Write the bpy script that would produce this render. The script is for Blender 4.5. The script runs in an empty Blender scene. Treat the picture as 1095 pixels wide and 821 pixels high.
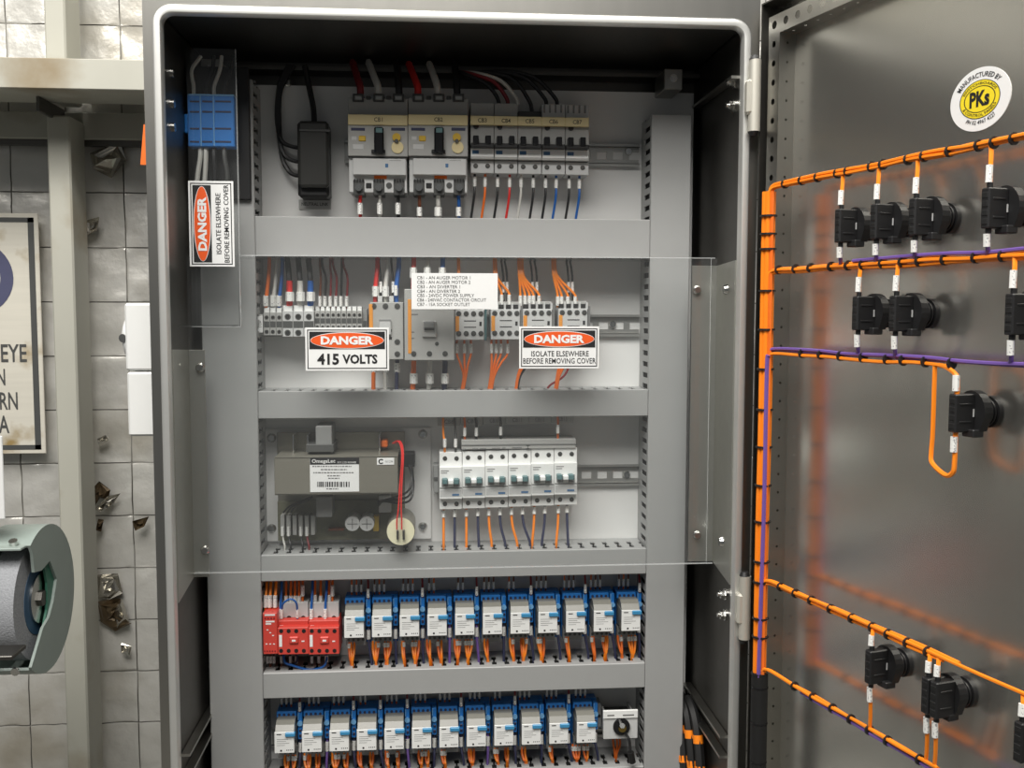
import bpy, bmesh, math, random
from mathutils import Vector, noise
random.seed(7)
scn = bpy.context.scene
col = scn.collection
pi = math.pi

# ------------------------------------------------------------------ camera
F_PX, CXP, CYP = 1065.0, 547.5, 410.5
CAM = Vector((0.348, -1.3606, 1.55))
YAW, PITCH, ROLL = -0.0813, 0.0748, 0.0014
_r = Vector((math.cos(YAW), math.sin(YAW), 0)); _f = Vector((-math.sin(YAW), math.cos(YAW), 0)); _u = Vector((0, 0, 1))
FWD = math.cos(PITCH)*_f - math.sin(PITCH)*_u
_u2 = math.sin(PITCH)*_f + math.cos(PITCH)*_u
RGT = math.cos(ROLL)*_r + math.sin(ROLL)*_u2
UPV = -math.sin(ROLL)*_r + math.cos(ROLL)*_u2
cd = bpy.data.cameras.new('camera'); cam = bpy.data.objects.new('camera', cd); col.objects.link(cam)
cd.sensor_width = 36; cd.lens = 36*F_PX/1095; cd.clip_start = 0.05
from mathutils import Matrix
cam.matrix_world = Matrix(((RGT.x, UPV.x, -FWD.x, CAM.x), (RGT.y, UPV.y, -FWD.y, CAM.y), (RGT.z, UPV.z, -FWD.z, CAM.z), (0, 0, 0, 1)))
scn.camera = cam

# ------------------------------------------------------------------ world, lights, exposure
w = bpy.data.worlds.new('world'); scn.world = w; w.use_nodes = True
w.node_tree.nodes['Background'].inputs[0].default_value = (0.93, 0.97, 1.0, 1)
w.node_tree.nodes['Background'].inputs[1].default_value = 0.10
def area(name, loc, tgt, sx, sy, power, colr=(1, .97, .92)):
    l = bpy.data.lights.new(name, 'AREA'); l.shape = 'RECTANGLE'; l.size = sx; l.size_y = sy; l.energy = power; l.color = colr
    o = bpy.data.objects.new(name, l); col.objects.link(o); o.location = loc
    o.rotation_euler = (Vector(tgt)-Vector(loc)).to_track_quat('-Z', 'Y').to_euler()
    return o
area('workshop_light', (0.1, -0.95, 3.5), (0.3, 0.1, 1.2), 2.4, 0.5, 52)
area('workshop_light', (-0.3, -1.9, 3.85), (0.3, 0.1, 1.2), 2.6, 1.4, 132)
scn.view_settings.view_transform = 'Standard'; scn.view_settings.look = 'None'
scn.view_settings.exposure = -0.12; scn.view_settings.gamma = 1.0; scn.view_settings.use_curve_mapping = False

# ------------------------------------------------------------------ helpers
def pix(u, v, Y):                      # photo pixel -> point on the upright plane at depth Y
    d = FWD + (u-CXP)/F_PX*RGT - (v-CYP)/F_PX*UPV
    return CAM + d*((Y-CAM.y)/d.y)
# door frame: t along the open door from the hinge, s out through the door skin, z up
HK = Vector((.795, -.01, 0)); DD = Vector((.2616, -.9652, 0)).normalized(); DS = Vector((-DD.y, DD.x, 0))
def dxf(p): return HK + DD*p[0] + DS*p[1] + Vector((0, 0, p[2]))
def dpx(u, v, s):
    d = FWD + (u-CXP)/F_PX*RGT - (v-CYP)/F_PX*UPV
    q = CAM + d*((HK+DS*s-CAM).dot(DS)/d.dot(DS))
    return (q-HK).dot(DD), q.z

_tc = {}
def text_mesh(s, bold):
    k = (s, bold)
    if k not in _tc:
        cu = bpy.data.curves.new('t', 'FONT'); cu.body = s; cu.size = 1; cu.offset = bold; cu.resolution_u = 2
        o = bpy.data.objects.new('t', cu); col.objects.link(o)
        dg = bpy.context.evaluated_depsgraph_get(); me = bpy.data.meshes.new_from_object(o.evaluated_get(dg))
        V = [(v.co.x, v.co.y) for v in me.vertices]; Fs = [tuple(p.vertices) for p in me.polygons]
        x0 = min(v[0] for v in V); x1 = max(v[0] for v in V); y0 = min(v[1] for v in V); y1 = max(v[1] for v in V)
        V = [((a-x0)/(x1-x0), (b-y0)/(y1-y0)) for a, b in V]
        bpy.data.objects.remove(o); bpy.data.curves.remove(cu); bpy.data.meshes.remove(me)
        _tc[k] = (V, Fs)
    return _tc[k]

def catmull(P, n=5):
    P = [Vector(p) for p in P]
    if len(P) < 3: return P
    Q = [P[0]*2-P[1]] + P + [P[-1]*2-P[-2]]; out = []
    for i in range(1, len(Q)-2):
        a, b, c, d = Q[i-1:i+3]
        for k in range(n):
            t = k/n
            out.append(.5*((2*b)+(c-a)*t+(2*a-5*b+4*c-d)*t*t+(3*b-a-3*c+d)*t**3))
    return out+[P[-1]]

class M:
    def __init__(s, xf=None): s.V = []; s.F = []; s.xf = xf
    def add(s, V, Fs):
        n = len(s.V); s.V += [Vector(v) for v in V]; s.F += [tuple(i+n for i in f) for f in Fs]; return s
    def box(s, x0, x1, y0, y1, z0, z1, c=0):
        if x0 > x1: x0, x1 = x1, x0
        if y0 > y1: y0, y1 = y1, y0
        if z0 > z1: z0, z1 = z1, z0
        c = min(c, (x1-x0)*.45, (y1-y0)*.45, (z1-z0)*.45)
        if c <= 0:
            V = [(x, y, z) for x in (x0, x1) for y in (y0, y1) for z in (z0, z1)]
            return s.add(V, [(0, 1, 3, 2), (4, 6, 7, 5), (0, 4, 5, 1), (2, 3, 7, 6), (0, 2, 6, 4), (1, 5, 7, 3)])
        lo = (x0, y0, z0); hi = (x1, y1, z1); V = []; idx = {}
        for sx in (0, 1):
            for sy in (0, 1):
                for sz in (0, 1):
                    S = (sx, sy, sz)
                    for a in range(3):
                        p = [0, 0, 0]
                        for b in range(3):
                            p[b] = (hi[b] if S[b] else lo[b]) if b == a else (hi[b]-c if S[b] else lo[b]+c)
                        idx[(S, a)] = len(V); V.append(p)
        Fs = []
        ce = [((a+b)/2) for a, b in zip(lo, hi)]
        def f(ids):
            A = [Vector(V[i]) for i in ids]; nrm = (A[1]-A[0]).cross(A[2]-A[0]); m = sum(A, Vector())/len(A)-Vector(ce)
            Fs.append(tuple(ids) if nrm.dot(m) > 0 else tuple(reversed(ids)))
        for a in range(3):
            b, d = [i for i in range(3) if i != a]
            for sa in (0, 1):
                ids = []
                for (sb, sd) in ((0, 0), (1, 0), (1, 1), (0, 1)):
                    S = [0, 0, 0]; S[a] = sa; S[b] = sb; S[d] = sd; ids.append(idx[(tuple(S), a)])
                f(ids)
            for sb in (0, 1):
                for sd in (0, 1):
                    S0 = [0, 0, 0]; S0[b] = sb; S0[d] = sd; S1 = list(S0); S1[a] = 1
                    f([idx[(tuple(S0), b)], idx[(tuple(S1), b)], idx[(tuple(S1), d)], idx[(tuple(S0), d)]])
        for sx in (0, 1):
            for sy in (0, 1):
                for sz in (0, 1): f([idx[((sx, sy, sz), a)] for a in range(3)])
        return s.add(V, Fs)
    def pbox(s, u0, v0, u1, v1, Y0, Y1, c=0.0006):        # rectangle given in photo pixels on plane Y0
        a = pix(u0, (v0+v1)/2, Y0).x; b = pix(u1, (v0+v1)/2, Y0).x
        um = (u0+u1)/2; z1 = pix(um, v0, Y0).z; z0 = pix(um, v1, Y0).z
        return s.box(a, b, Y0, Y1, z0, z1, c)
    def frustum(s, c, ax, r0, r1, h, n=12, caps=True):
        c = Vector(c); ax = Vector(ax).normalized(); t = Vector((0, 0, 1)) if abs(ax.z) < .9 else Vector((1, 0, 0))
        e1 = ax.cross(t).normalized(); e2 = ax.cross(e1)
        V = [c+(e1*math.cos(2*pi*k/n)+e2*math.sin(2*pi*k/n))*r0 for k in range(n)] + [c+ax*h+(e1*math.cos(2*pi*k/n)+e2*math.sin(2*pi*k/n))*r1 for k in range(n)]
        Fs = [(k, (k+1) % n, n+(k+1) % n, n+k) for k in range(n)]
        if caps: Fs += [tuple(reversed(range(n))), tuple(range(n, 2*n))]
        return s.add(V, Fs)
    def cyl(s, c, ax, r, h, n=12): return s.frustum(c, ax, r, r, h, n)
    def tube(s, P, r, n=6, sm=5):
        P = catmull(P, sm) if sm else [Vector(p) for p in P]
        N = len(P); V = []; prev = None
        for i, p in enumerate(P):
            t = (P[min(i+1, N-1)]-P[max(i-1, 0)])
            if t.length < 1e-9: t = Vector((0, 0, 1))
            t.normalize()
            if prev is None:
                a = Vector((0, 1, 0)) if abs(t.y) < .9 else Vector((1, 0, 0)); e = t.cross(a).normalized()
            else:
                e = (prev-t*prev.dot(t)).normalized()
            prev = e; g = t.cross(e); rr = r(i/(N-1)) if callable(r) else r
            V += [p+(e*math.cos(2*pi*k/n)+g*math.sin(2*pi*k/n))*rr for k in range(n)]
        Fs = [(i*n+k, i*n+(k+1) % n, (i+1)*n+(k+1) % n, (i+1)*n+k) for i in range(N-1) for k in range(n)]
        Fs += [tuple(reversed(range(n))), tuple(range((N-1)*n, N*n))]
        return s.add(V, Fs)
    def prism(s, poly, y0, y1):            # outline in (x,z), extruded along y
        n = len(poly); V = [(x, y0, z) for x, z in poly]+[(x, y1, z) for x, z in poly]
        return s.add(V, [tuple(range(n)), tuple(reversed(range(n, 2*n)))]+[(k, n+k, n+(k+1) % n, (k+1) % n) for k in range(n)])
    def prismx(s, poly, x0, x1):           # outline in (y,z), extruded along x
        n = len(poly); V = [(x0, y, z) for y, z in poly]+[(x1, y, z) for y, z in poly]
        return s.add(V, [tuple(reversed(range(n))), tuple(range(n, 2*n))]+[(k, (k+1) % n, n+(k+1) % n, n+k) for k in range(n)])
    def text(s, tx, x0, x1, z0, z1, y, bold=0.0, rot=False):
        V, Fs = text_mesh(tx, bold)
        if rot: W = [(x0+(1-b)*(x1-x0), y, z0+a*(z1-z0)) for a, b in V]
        else: W = [(x0+a*(x1-x0), y, z0+b*(z1-z0)) for a, b in V]
        return s.add(W, Fs)
    def ptext(s, tx, u0, v0, u1, v1, Y, bold=0.0, rot=False):
        vm = (v0+v1)/2; um = (u0+u1)/2
        return s.text(tx, pix(u0, vm, Y).x, pix(u1, vm, Y).x, pix(um, v1, Y).z, pix(um, v0, Y).z, Y, bold, rot)
    def disc(s, u, v, Y, r, n=10, th=.0004):
        p = pix(u, v, Y); return s.cyl((p.x, p.y+.001, p.z), (0, -1, 0), r, .001+th, n)
    def build(s, name, mat, parent=None, smooth=False, kind=None):
        off = Vector((0, 0, 0)); q = parent
        while q is not None:
            off = off+q.location; q = q.parent
        V = [Vector(s.xf(v)) if s.xf else v for v in s.V]
        me = bpy.data.meshes.new(name); me.from_pydata([tuple(v-off) for v in V], [], s.F); me.update()
        if smooth:
            me.polygons.foreach_set('use_smooth', [True]*len(me.polygons)); me.set_sharp_from_angle(angle=math.radians(42))
        me.materials.append(MAT[mat] if isinstance(mat, str) else mat)
        o = bpy.data.objects.new(name, me); col.objects.link(o)
        if parent is not None: o.parent = parent
        if kind: o['kind'] = kind
        return o
def tag(o, label, cat, group=None, kind=None):
    o['label'] = label; o['category'] = cat
    if group: o['group'] = group
    if kind: o['kind'] = kind
    return o
def recentre(o):                          # single-mesh things: origin to the base of the mesh
    me = o.data; c = Vector((sum(v.co.x for v in me.vertices), sum(v.co.y for v in me.vertices), 0))/max(1, len(me.vertices))
    c.z = min(v.co.z for v in me.vertices)
    for v in me.vertices: v.co -= c
    o.location = c
    return o
def thing(name, label, cat, loc=(0, 0, 0), group=None):
    o = bpy.data.objects.new(name, None); col.objects.link(o); o.location = loc; o.empty_display_size = .02
    return tag(o, label, cat, group)
def copy_tree(o, parent=None):
    c = o.copy(); col.objects.link(c); c.parent = parent
    for ch in list(o.children): copy_tree(ch, c)
    return c
ORD = ['first', 'second', 'third', 'fourth', 'fifth', 'sixth', 'seventh', 'eighth', 'ninth', 'tenth', 'eleventh', 'twelfth']

# ------------------------------------------------------------------ materials
MAT = {}
def mat(name, c, rough=.5, metal=0.0, var=.06, scale=30, bump=0.0, stretch=None, spec=None, alpha=None):
    m = bpy.data.materials.new(name); m.use_nodes = True; nt = m.node_tree; b = nt.nodes['Principled BSDF']
    b.inputs['Roughness'].default_value = rough; b.inputs['Metallic'].default_value = metal
    if spec is not None: b.inputs['Specular IOR Level'].default_value = spec
    tc = nt.nodes.new('ShaderNodeTexCoord'); mp = nt.nodes.new('ShaderNodeMapping'); nz = nt.nodes.new('ShaderNodeTexNoise')
    nz.inputs['Scale'].default_value = scale; nz.inputs['Detail'].default_value = 4
    if stretch: mp.inputs['Scale'].default_value = stretch
    nt.links.new(tc.outputs['Object'], mp.inputs[0]); nt.links.new(mp.outputs[0], nz.inputs['Vector'])
    mx = nt.nodes.new('ShaderNodeMix'); mx.data_type = 'RGBA'
    mx.inputs['A'].default_value = tuple(max(0, x*(1-var)) for x in c)+(1,)
    mx.inputs['B'].default_value = tuple(min(1, x*(1+var)) for x in c)+(1,)
    nt.links.new(nz.outputs['Fac'], mx.inputs['Factor']); nt.links.new(mx.outputs['Result'], b.inputs['Base Color'])
    if bump:
        bp = nt.nodes.new('ShaderNodeBump'); bp.inputs['Strength'].default_value = bump; bp.inputs['Distance'].default_value = .002
        nt.links.new(nz.outputs['Fac'], bp.inputs['Height']); nt.links.new(bp.outputs[0], b.inputs['Normal'])
    MAT[name] = m
    return m
def S(r, g, b): return tuple(((x/255)/12.92 if x/255 < .04045 else ((x/255+.055)/1.055)**2.4) for x in (r, g, b))
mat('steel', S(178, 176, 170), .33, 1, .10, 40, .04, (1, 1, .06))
mat('steel_lip', S(232, 232, 228), .42, .8, .04, 60, .02)
mat('steel_door', S(204, 202, 194), .235, .90, .05, 25, .015, (.05, .05, 1))
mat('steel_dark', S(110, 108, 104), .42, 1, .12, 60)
mat('bright_metal', S(205, 205, 202), .22, 1, .05, 80)
mat('bracket_steel', S(196, 195, 188), .38, 1, .06, 60, .02)
mat('hinge_steel', S(206, 203, 192), .42, .45, .05, 60)
mat('brass', S(186, 160, 92), .3, 1, .06, 80)
mat('duct', S(158, 159, 158), .45, 0, .03, 40, .01)
mat('plate_white', S(226, 226, 224), .45, 0, .03, 12)
mat('rail', S(186, 186, 182), .35, .7, .05, 60)
mat('black', S(30, 30, 31), .45, 0, .15, 60)
mat('black_gloss', S(24, 24, 26), .22, 0, .15, 60)
mat('smoked_plastic', S(58, 58, 56), .3, 0, .1, 40)
mat('rubber', S(22, 22, 22), .6, 0, .1, 40)
mat('grey_plastic', S(168, 168, 165), .45, 0, .04, 60)
mat('light_grey', S(196, 197, 196), .42, 0, .03, 60)
mat('mid_grey', S(134, 135, 134), .45, 0, .05, 60)
mat('dark_grey', S(74, 75, 74), .5, 0, .08, 60)
mat('white', S(232, 233, 231), .42, 0, .02, 60)
mat('paper', S(230, 231, 230), .6, 0, .02, 90)
mat('cream', S(222, 206, 158), .5, 0, .03, 60)
mat('orange', S(255, 140, 30), .42, 0, .05, 50)
mat('orange_dark', S(232, 112, 34), .45, 0, .06, 50)
mat('red', S(212, 44, 40), .42, 0, .06, 50)
mat('dark_red', S(128, 34, 40), .45, 0, .08, 50)
mat('brown', S(112, 62, 40), .5, 0, .08, 50)
mat('white_wire', S(205, 204, 198), .45, 0, .04, 50)
mat('blue_wire', S(28, 92, 168), .42, 0, .06, 50)
mat('navy', S(48, 52, 82), .45, 0, .08, 50)
mat('violet', S(112, 84, 158), .45, 0, .06, 50)
mat('black_wire', S(36, 36, 38), .42, 0, .1, 50)
mat('relay_blue', S(42, 128, 212), .38, 0, .06, 50)
mat('relay_tab', S(62, 140, 186), .38, 0, .05, 50)
mat('pale_blue', S(120, 178, 226), .35, 0, .05, 50)
mat('relay_case', S(122, 121, 114), .3, 0, .06, 50)
mat('safety_red', S(204, 70, 60), .42, 0, .04, 60)
mat('contactor_orange', S(226, 150, 60), .45, 0, .06, 60)
mat('danger_red', S(228, 90, 34), .45, 0, .02, 60)
mat('print_black', S(28, 28, 30), .55, 0, .05, 60)
mat('print_grey', S(112, 112, 112), .6, 0, .05, 60)
mat('print_blue', S(70, 110, 150), .6, 0, .05, 60)
mat('yellow', S(236, 214, 40), .5, 0, .04, 60)
mat('yellow_dial', S(206, 170, 50), .45, 0, .05, 60)
mat('teal', S(88, 120, 122), .4, 0, .05, 60)
mat('cap_cream', S(226, 222, 190), .5, 0, .03, 60)
mat('pcb', S(112, 112, 92), .6, 0, .2, 200)
mat('heatsink', S(146, 143, 132), .42, .5, .08, 30, .03, (.1, 1, 12))
mat('grinder_green', S(150, 162, 156), .38, 0, .06, 30)
mat('grinder_inner', S(56, 112, 92), .45, 0, .08, 30)
mat('stone', S(150, 152, 156), .9, 0, .3, 400, .6)
mat('stone_label', S(52, 84, 112), .6, 0, .1, 60)
mat('painted_steel', S(178, 177, 166), .55, 0, .12, 9, .05, (1, 1, .5))
mat('sign_metal', S(206, 202, 190), .5, 0, .1, 18, .02, (.3, 1, 6))
mat('sign_blue', S(74, 76, 104), .6, 0, .1, 40)
mat('concrete', S(120, 118, 112), .8, 0, .15, 6, .1)
mat('wall_paint', S(150, 150, 146), .8, 0, .08, 4)
mat('burnt_foil', S(92, 78, 58), .35, .5, .5, 60, .3)
mat('foil_flap', S(190, 186, 176), .25, .85, .25, 30, .4)
def weathered(name, base, tint, lo, hi, scale):
    m = MAT[name]; nt = m.node_tree; b = nt.nodes['Principled BSDF']; src = b.inputs['Base Color'].links[0].from_socket
    n = nt.nodes.new('ShaderNodeTexNoise'); n.inputs['Scale'].default_value = scale; n.inputs['Detail'].default_value = 6
    tc = nt.nodes.new('ShaderNodeTexCoord'); nt.links.new(tc.outputs['Object'], n.inputs['Vector'])
    r = nt.nodes.new('ShaderNodeMapRange'); r.inputs['From Min'].default_value = lo; r.inputs['From Max'].default_value = hi
    nt.links.new(n.outputs['Fac'], r.inputs['Value'])
    mx = nt.nodes.new('ShaderNodeMix'); mx.data_type = 'RGBA'; mx.inputs['B'].default_value = tint+(1,)
    nt.links.new(src, mx.inputs['A']); nt.links.new(r.outputs['Result'], mx.inputs['Factor']); nt.links.new(mx.outputs['Result'], b.inputs['Base Color'])
weathered('painted_steel', None, S(128, 106, 66), .56, .80, 5)
weathered('sign_metal', None, S(150, 128, 84), .56, .74, 14)
# foil blanket
mat('foil', S(212, 210, 204), .36, .42, .06, 48, .8)
weathered('foil', None, S(150, 138, 112), .55, .80, 3.2)
mat('foil_line', S(128, 126, 120), .6, .2, .1, 40)
# sleeve with flecks of print
mat('sleeve', S(236, 236, 232), .5, 0, .03, 60)
def flecks(name, tint, lo, hi, scale, stretch):
    m = MAT[name]; nt = m.node_tree; b = nt.nodes['Principled BSDF']; src = b.inputs['Base Color'].links[0].from_socket
    n = nt.nodes.new('ShaderNodeTexNoise'); n.inputs['Scale'].default_value = scale; n.inputs['Detail'].default_value = 1
    tc = nt.nodes.new('ShaderNodeTexCoord'); mp = nt.nodes.new('ShaderNodeMapping'); mp.inputs['Scale'].default_value = stretch
    nt.links.new(tc.outputs['Object'], mp.inputs[0]); nt.links.new(mp.outputs[0], n.inputs['Vector'])
    r = nt.nodes.new('ShaderNodeMapRange'); r.inputs['From Min'].default_value = lo; r.inputs['From Max'].default_value = hi
    nt.links.new(n.outputs['Fac'], r.inputs['Value'])
    mx = nt.nodes.new('ShaderNodeMix'); mx.data_type = 'RGBA'; mx.inputs['B'].default_value = tint+(1,)
    nt.links.new(src, mx.inputs['A']); nt.links.new(r.outputs['Result'], mx.inputs['Factor']); nt.links.new(mx.outputs['Result'], b.inputs['Base Color'])
flecks('sleeve', S(150, 150, 152), .60, .68, 420, (1, 1, 1))
# clear polycarbonate: see-through sheet with fresnel shine and a little haze
def clear(name, haze, ior=1.5):
    m = bpy.data.materials.new(name); m.use_nodes = True; nt = m.node_tree; nt.nodes.clear()
    out = nt.nodes.new('ShaderNodeOutputMaterial'); tr = nt.nodes.new('ShaderNodeBsdfTransparent'); gl = nt.nodes.new('ShaderNodeBsdfGlossy')
    df = nt.nodes.new('ShaderNodeBsdfDiffuse'); df.inputs[0].default_value = (.8, .82, .82, 1); gl.inputs['Roughness'].default_value = .04
    tr.inputs[0].default_value = (.985, .99, .99, 1)
    fr = nt.nodes.new('ShaderNodeFresnel'); fr.inputs[0].default_value = ior
    nz = nt.nodes.new('ShaderNodeTexNoise'); nz.inputs['Scale'].default_value = 5; mr = nt.nodes.new('ShaderNodeMapRange')
    mr.inputs['To Min'].default_value = haze*.5; mr.inputs['To Max'].default_value = haze*1.5
    nt.links.new(nz.outputs['Fac'], mr.inputs['Value'])
    a = nt.nodes.new('ShaderNodeMixShader'); b = nt.nodes.new('ShaderNodeMixShader')
    nt.links.new(mr.outputs[0], a.inputs[0]); nt.links.new(tr.outputs[0], a.inputs[1]); nt.links.new(df.outputs[0], a.inputs[2])
    ge = nt.nodes.new('ShaderNodeNewGeometry'); iv = nt.nodes.new('ShaderNodeMath'); iv.operation = 'SUBTRACT'; iv.inputs[0].default_value = 1.0
    mu = nt.nodes.new('ShaderNodeMath'); mu.operation = 'MULTIPLY'; nt.links.new(ge.outputs['Backfacing'], iv.inputs[1])
    nt.links.new(fr.outputs[0], mu.inputs[0]); nt.links.new(iv.outputs[0], mu.inputs[1])
    nt.links.new(mu.outputs[0], b.inputs[0]); nt.links.new(a.outputs[0], b.inputs[1]); nt.links.new(gl.outputs[0], b.inputs[2])
    nt.links.new(b.outputs[0], out.inputs[0]); MAT[name] = m
clear('polycarbonate', .018)
clear('lit_edge', .28)  # milkier mix that paints the cover edges as if lit
clear('smoked_clear', .012)

# ------------------------------------------------------------------ the setting: floor, foil wall, steel frame
fl = M().box(-2.6, 2.6, -3.2, .75, -.05, 0).build('floor', 'concrete'); fl['kind'] = 'structure'; fl['label'] = 'grey concrete workshop floor'
CELL = (pix(120, 209, .62).z-pix(120, 554, .62).z)/6
def foil_wall():
    yw = .62; x0 = pix(135.5, 300, .62).x-20*CELL; z0 = pix(120, 323, .62).z-14*CELL; nx, nz = 40, 24
    fr = [0, .012, .05, .16, .30, .44, .58, .72, .86, .95, .988]
    xs = [x0+CELL*(i+f) for i in range(nx) for f in fr]+[x0+CELL*nx]
    zs = [z0+CELL*(i+f) for i in range(nz) for f in fr]+[z0+CELL*nz]
    V = []
    for j, z in enumerate(zs):
        for i, x in enumerate(xs):
            gx = i % 11; gz = j % 11
            g = 0.0022 if (gx == 0 or gz == 0) else 0.0
            puff = .0012*math.sin(pi*((x-x0)/CELL % 1))*math.sin(pi*((z-z0)/CELL % 1))
            n = noise.noise(Vector((x*9, z*9, 3)))*.005+noise.noise(Vector((x*28, z*26, 7)))*.0042+noise.noise(Vector((x*64, z*48, 1)))*.0022
            V.append((x, yw+g-puff-n*(0 if g else 1), z))
    nX = len(xs)
    Fs = [(j*nX+i, j*nX+i+1, (j+1)*nX+i+1, (j+1)*nX+i) for j in range(len(zs)-1) for i in range(nX-1)]
    m = M().add(V, Fs); o = m.build('wall_back', 'foil', smooth=True)
    o.data.materials.append(MAT['foil_line'])
    k = 0
    mi = []
    for j in range(len(zs)-1):
        for i in range(nX-1):
            mi.append(1 if (i % 11 in (0, 10) or j % 11 in (0, 10)) else 0)
    o.data.polygons.foreach_set('material_index', mi)
    o['kind'] = 'structure'; o['label'] = 'silver foil insulation blanket wall with square stitched grid'
    return o
wall = foil_wall()
def flap(name, pts, matn, seed, amp=.012):
    # crumpled torn piece of foil: a fan of small facets around a ragged outline given in photo pixels
    rnd = random.Random(seed); P = [pix(u, v, .606) for u, v in pts]; c = sum(P, Vector())/len(P)
    V = [c+Vector((0, -amp, 0))]; R = 4; n = len(P)
    for r in range(1, R+1):
        for p in P:
            q = c.lerp(p, r/R); q += Vector((rnd.uniform(-.003, .003), rnd.uniform(-amp, amp*.2), rnd.uniform(-.003, .003))); V.append(q)
    Fs = [(0, 1+k, 1+(k+1) % n) for k in range(n)]
    for r in range(R-1):
        for k in range(n): Fs.append((1+r*n+k, 1+(r+1)*n+k, 1+(r+1)*n+(k+1) % n, 1+r*n+(k+1) % n))
    return M().add(V, Fs).build(name, matn, wall)
flap('torn_foil', [(98, 522), (107, 514), (120, 524), (116, 533), (106, 532), (100, 545)], 'burnt_foil', 1)
flap('torn_foil', [(102, 545), (116, 530), (128, 528), (121, 541), (108, 548)], 'foil_flap', 2)
flap('torn_foil', [(142, 556), (160, 552), (155, 562), (146, 567)], 'burnt_foil', 3)
flap('torn_foil', [(104, 556), (111, 556), (110, 568), (105, 566)], 'burnt_foil', 13)
flap('torn_foil', [(104, 642), (121, 640), (130, 638), (128, 660), (140, 668), (122, 674), (108, 666)], 'burnt_foil', 4)
flap('torn_foil', [(103, 614), (128, 612), (132, 634), (118, 641), (104, 638)], 'foil_flap', 5)
flap('torn_foil', [(122, 648), (131, 640), (137, 664), (126, 670)], 'foil_flap', 6)
flap('torn_foil', [(130, 686), (141, 690), (138, 700), (131, 697)], 'foil_flap', 7, .006)
flap('torn_foil', [(104, 468), (114, 464), (116, 470), (106, 478)], 'foil_flap', 8, .006)
flap('torn_foil', [(92, 236), (108, 232), (104, 248), (93, 254)], 'foil_flap', 9, .01)
flap('torn_foil', [(95, 164), (128, 152), (136, 170), (120, 190), (98, 180)], 'foil_flap', 10, .010)
# steel frame
PX0 = pix(55, 300, .50).x; PX1 = pix(79.5, 300, .50).x
zb0 = pix(60, 95, .38).z; zb1 = pix(60, 62, .38).z
t = thing('steel_post', 'dusty cream steel post standing against the foil wall under the beam', 'post', (PX0, .54, 0))
M().box(PX0, PX1, .50, .578, .006, pix(60, 123, .50).z, .003).build('tube', 'painted_steel', t)
M().box(PX0-.03, PX1+.03, .48, .6, 0, .006).build('foot_plate', 'painted_steel', t)
M().box(PX0+.006, PX0+.012, .44, .56, pix(60, 126, .5).z, zb0, .001).build('cleat', 'steel_dark', t)
t = thing('steel_post', 'short cream steel post rising above the beam in the top left corner', 'post', (PX0, .54, zb1))
M().box(PX0+.002, PX1-.002, .50, .578, zb0+.008, 2.62, .003).build('tube', 'painted_steel', t)
t = thing('steel_beam', 'grey painted horizontal steel beam across the foil wall at the left', 'beam', (-.6, .42, zb0))
bm_ = M(); bm_.box(-2.4, 1.9, .38, .386, zb0, zb1, .0015); bm_.box(-2.4, PX0-.001, .386, .61, zb1-.006, zb1-.0005); bm_.box(PX1+.001, 1.9, .386, .61, zb1-.006, zb1-.0005); bm_.box(PX0-.001, PX1+.001, .386, .4985, zb1-.006, zb1-.0005)  # top plates run back over the rear flange, shaped to shade it
bm_.build('web_and_shade_plate', 'painted_steel', t)
M().box(-2.4, 1.9, .3862, .498, zb0, zb0+.006).build('underside', 'painted_steel', t)
M().box(-2.4, 1.9, .580, .604, pix(60, 148, .58).z, zb0, .0015).build('rear_flange', 'painted_steel', t)
M().box(-.85, -.15, .592, .606, pix(60, 152, .58).z-.004, pix(60, 148, .58).z).build('rear_lip', 'steel_dark', t)
recentre(M().prism([(pix(150, 176, .25).x, pix(150, 176, .25).z), (-.026, pix(160, 176, .25).z), (-.026, pix(160, 133, .25).z), (pix(153.5, 133, .25).x, pix(153.5, 133, .25).z)], .25, .258).build('orange_tag', 'orange_dark'))
tag(bpy.data.objects['orange_tag'], 'small orange tag poking out behind the cabinet edge', 'tag')

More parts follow.
